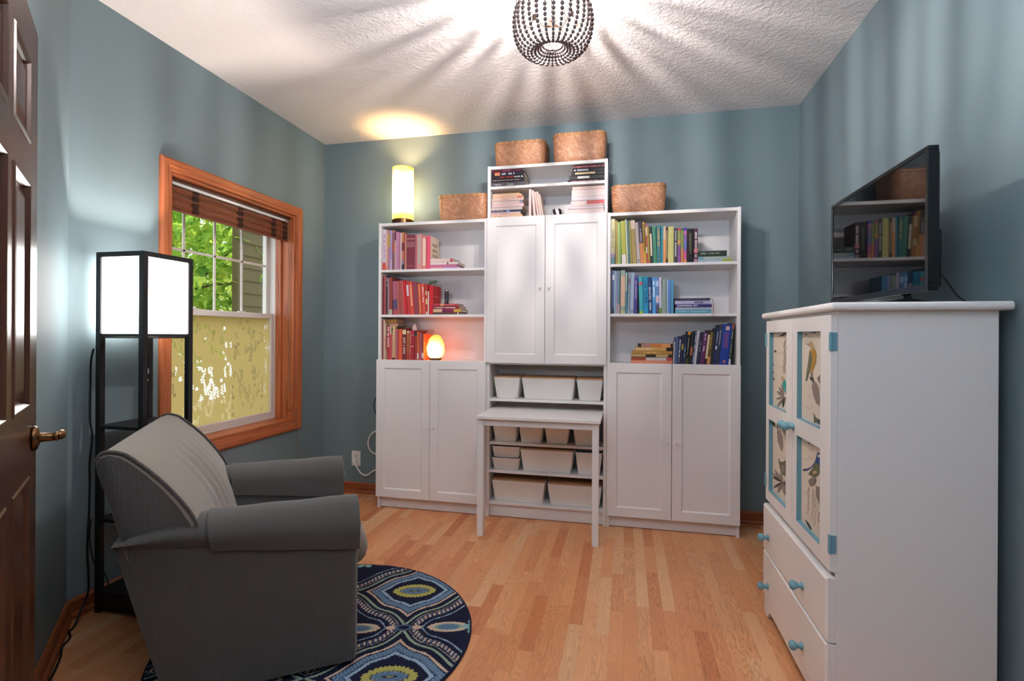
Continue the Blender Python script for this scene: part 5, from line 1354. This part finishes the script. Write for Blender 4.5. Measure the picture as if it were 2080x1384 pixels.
# ------------------------------------------------------------------ television
TV = thing('television', 'black flat screen television reflecting the bookcase on top of the white cabinet', 'television', (2.6, -1.509, 1.333))
ty0, ty1, tz0, tz1, tx = -1.870, -1.148, 1.366, 1.798, 2.585
GB = mat('glossy_black_plastic', '0b0b0d', .18, .5)
m = MB()
b = .014
m.box(tx, tx+.03, ty0, ty1, tz0, tz0+.022).box(tx, tx+.03, ty0, ty1, tz1-b, tz1).box(tx, tx+.03, ty0, ty0+b, tz0+.022, tz1-b).box(tx, tx+.03, ty1-b, ty1, tz0+.022, tz1-b)
m.build('bezel', GB, TV, bevel=.002)
B(tx+.003, tx+.02, ty0+b, ty1-b, tz0+.022, tz1-b).build('screen', mat('dark_glass_screen', '08090b', .03, .55), TV)
bk = MB(); bk.loft([[(x, y, z) for y, z in ((ty0+i, tz0+i*.4), (ty1-i, tz0+i*.4), (ty1-i, tz1-i), (ty0+i, tz1-i))] for x, i in ((tx+.0302, .004), (tx+.042, .02), (tx+.05, .05))])
bk.box(tx+.0502, tx+.085, ty0+.09, ty1-.09, tz0+.02, tz0+.2); bk.build('back_cover', mat('matte_black_plastic', '101012', .5, .4), TV, bevel=.003)
for y in (-1.72, -1.30):
    f = MB().loft([[(x, yy, z) for x, z in ((tx-.07, 1.3332), (tx+.12, 1.3332), (tx+.10, 1.341), (tx+.03, 1.352), (tx+.026, 1.3658), (tx+.006, 1.3658), (tx+.0, 1.352), (tx-.055, 1.341))] for yy in (y-.011, y+.011)])
    f.build('foot', GB, TV, bevel=.002)
B(tx-.0006, tx, ty0+.003, ty0+.006, tz0, tz1).build('chrome_edge', STEEL, TV) if False else None
tag(MB().tube(smooth_path([(tx+.105, -1.55, 1.455), (2.73, -1.53, 1.47), (2.785, -1.50, 1.475), (2.788, -1.56, 1.44), (2.786, -1.64, 1.37), (2.7975, -1.70, 1.30), (2.799, -1.72, 1.05)], 7), .003, 6).build('black_cord', CORDM, smooth=True), 'black cord hanging behind the television', 'cord')

# ------------------------------------------------------------------ lights, world, camera
def area(name, loc, rot, size, power, col):
    l = bpy.data.lights.new(name, 'AREA'); l.shape = 'RECTANGLE'; l.size, l.size_y = size; l.energy = power; l.color = col
    o = bpy.data.objects.new(name, l); COL.objects.link(o); o.location = loc; o.rotation_euler = rot; return o
area('front_fill', (2.15, -4.7, 1.65), (-PI/2, 0, PI), (1.1, 1.2), FRONT_FILL, (.86, .92, 1))  # added fill light behind the camera, not an actual window
area('bounce_fill', (1.15, -3.8, 1.75), (PI-.25, 0, 0), (.5, .5), BOUNCE_FILL, (.76, .85, 1))  # added upward fill behind the camera, imitating flash bounced off the ceiling
sun = bpy.data.lights.new('sun', 'SUN'); sun.energy = SUN; sun.angle = .01; sun.color = (1, .95, .85)
so = bpy.data.objects.new('sun', sun); COL.objects.link(so)
so.rotation_euler = Vector((.03, -.62, -.78)).to_track_quat('-Z', 'Y').to_euler()
wd = bpy.data.worlds.new('sky'); S.world = wd; wd.use_nodes = True
nt = wd.node_tree; bg = nt.nodes['Background']; bg.inputs[0].default_value = (.80, .90, 1.0, 1); bg.inputs[1].default_value = SKY

F_, CY_, YAW, ROL = 1033.93, 681.68, .2185, .0054
cam = bpy.data.cameras.new('camera'); co = bpy.data.objects.new('camera', cam); COL.objects.link(co)
cam.sensor_width = 36; cam.sensor_fit = 'HORIZONTAL'; cam.lens = F_/2080*36; cam.shift_y = (CY_-692)/2080; cam.clip_start = .05
r0 = Vector((math.cos(YAW), math.sin(YAW), 0)); f0 = Vector((-math.sin(YAW), math.cos(YAW), 0)); u0 = Vector((0, 0, 1))
r1 = math.cos(ROL)*r0+math.sin(ROL)*u0; u1 = -math.sin(ROL)*r0+math.cos(ROL)*u0
M = Matrix((r1, u1, -f0)).transposed().to_4x4(); M.translation = Vector((1.7134, -3.6069, 1.2275)); co.matrix_world = M
S.camera = co
vs = S.view_settings; S.display_settings.display_device = 'sRGB'
vs.view_transform = 'Standard'; vs.look = 'None'; vs.gamma = 1; vs.exposure = EXPO; vs.use_curve_mapping = False
try:
    S.cycles.use_denoising = True; S.cycles.caustics_reflective = False; S.cycles.caustics_refractive = False; S.cycles.sample_clamp_indirect = 6
    S.cycles.max_bounces = 10; S.cycles.diffuse_bounces = 5
except Exception: pass
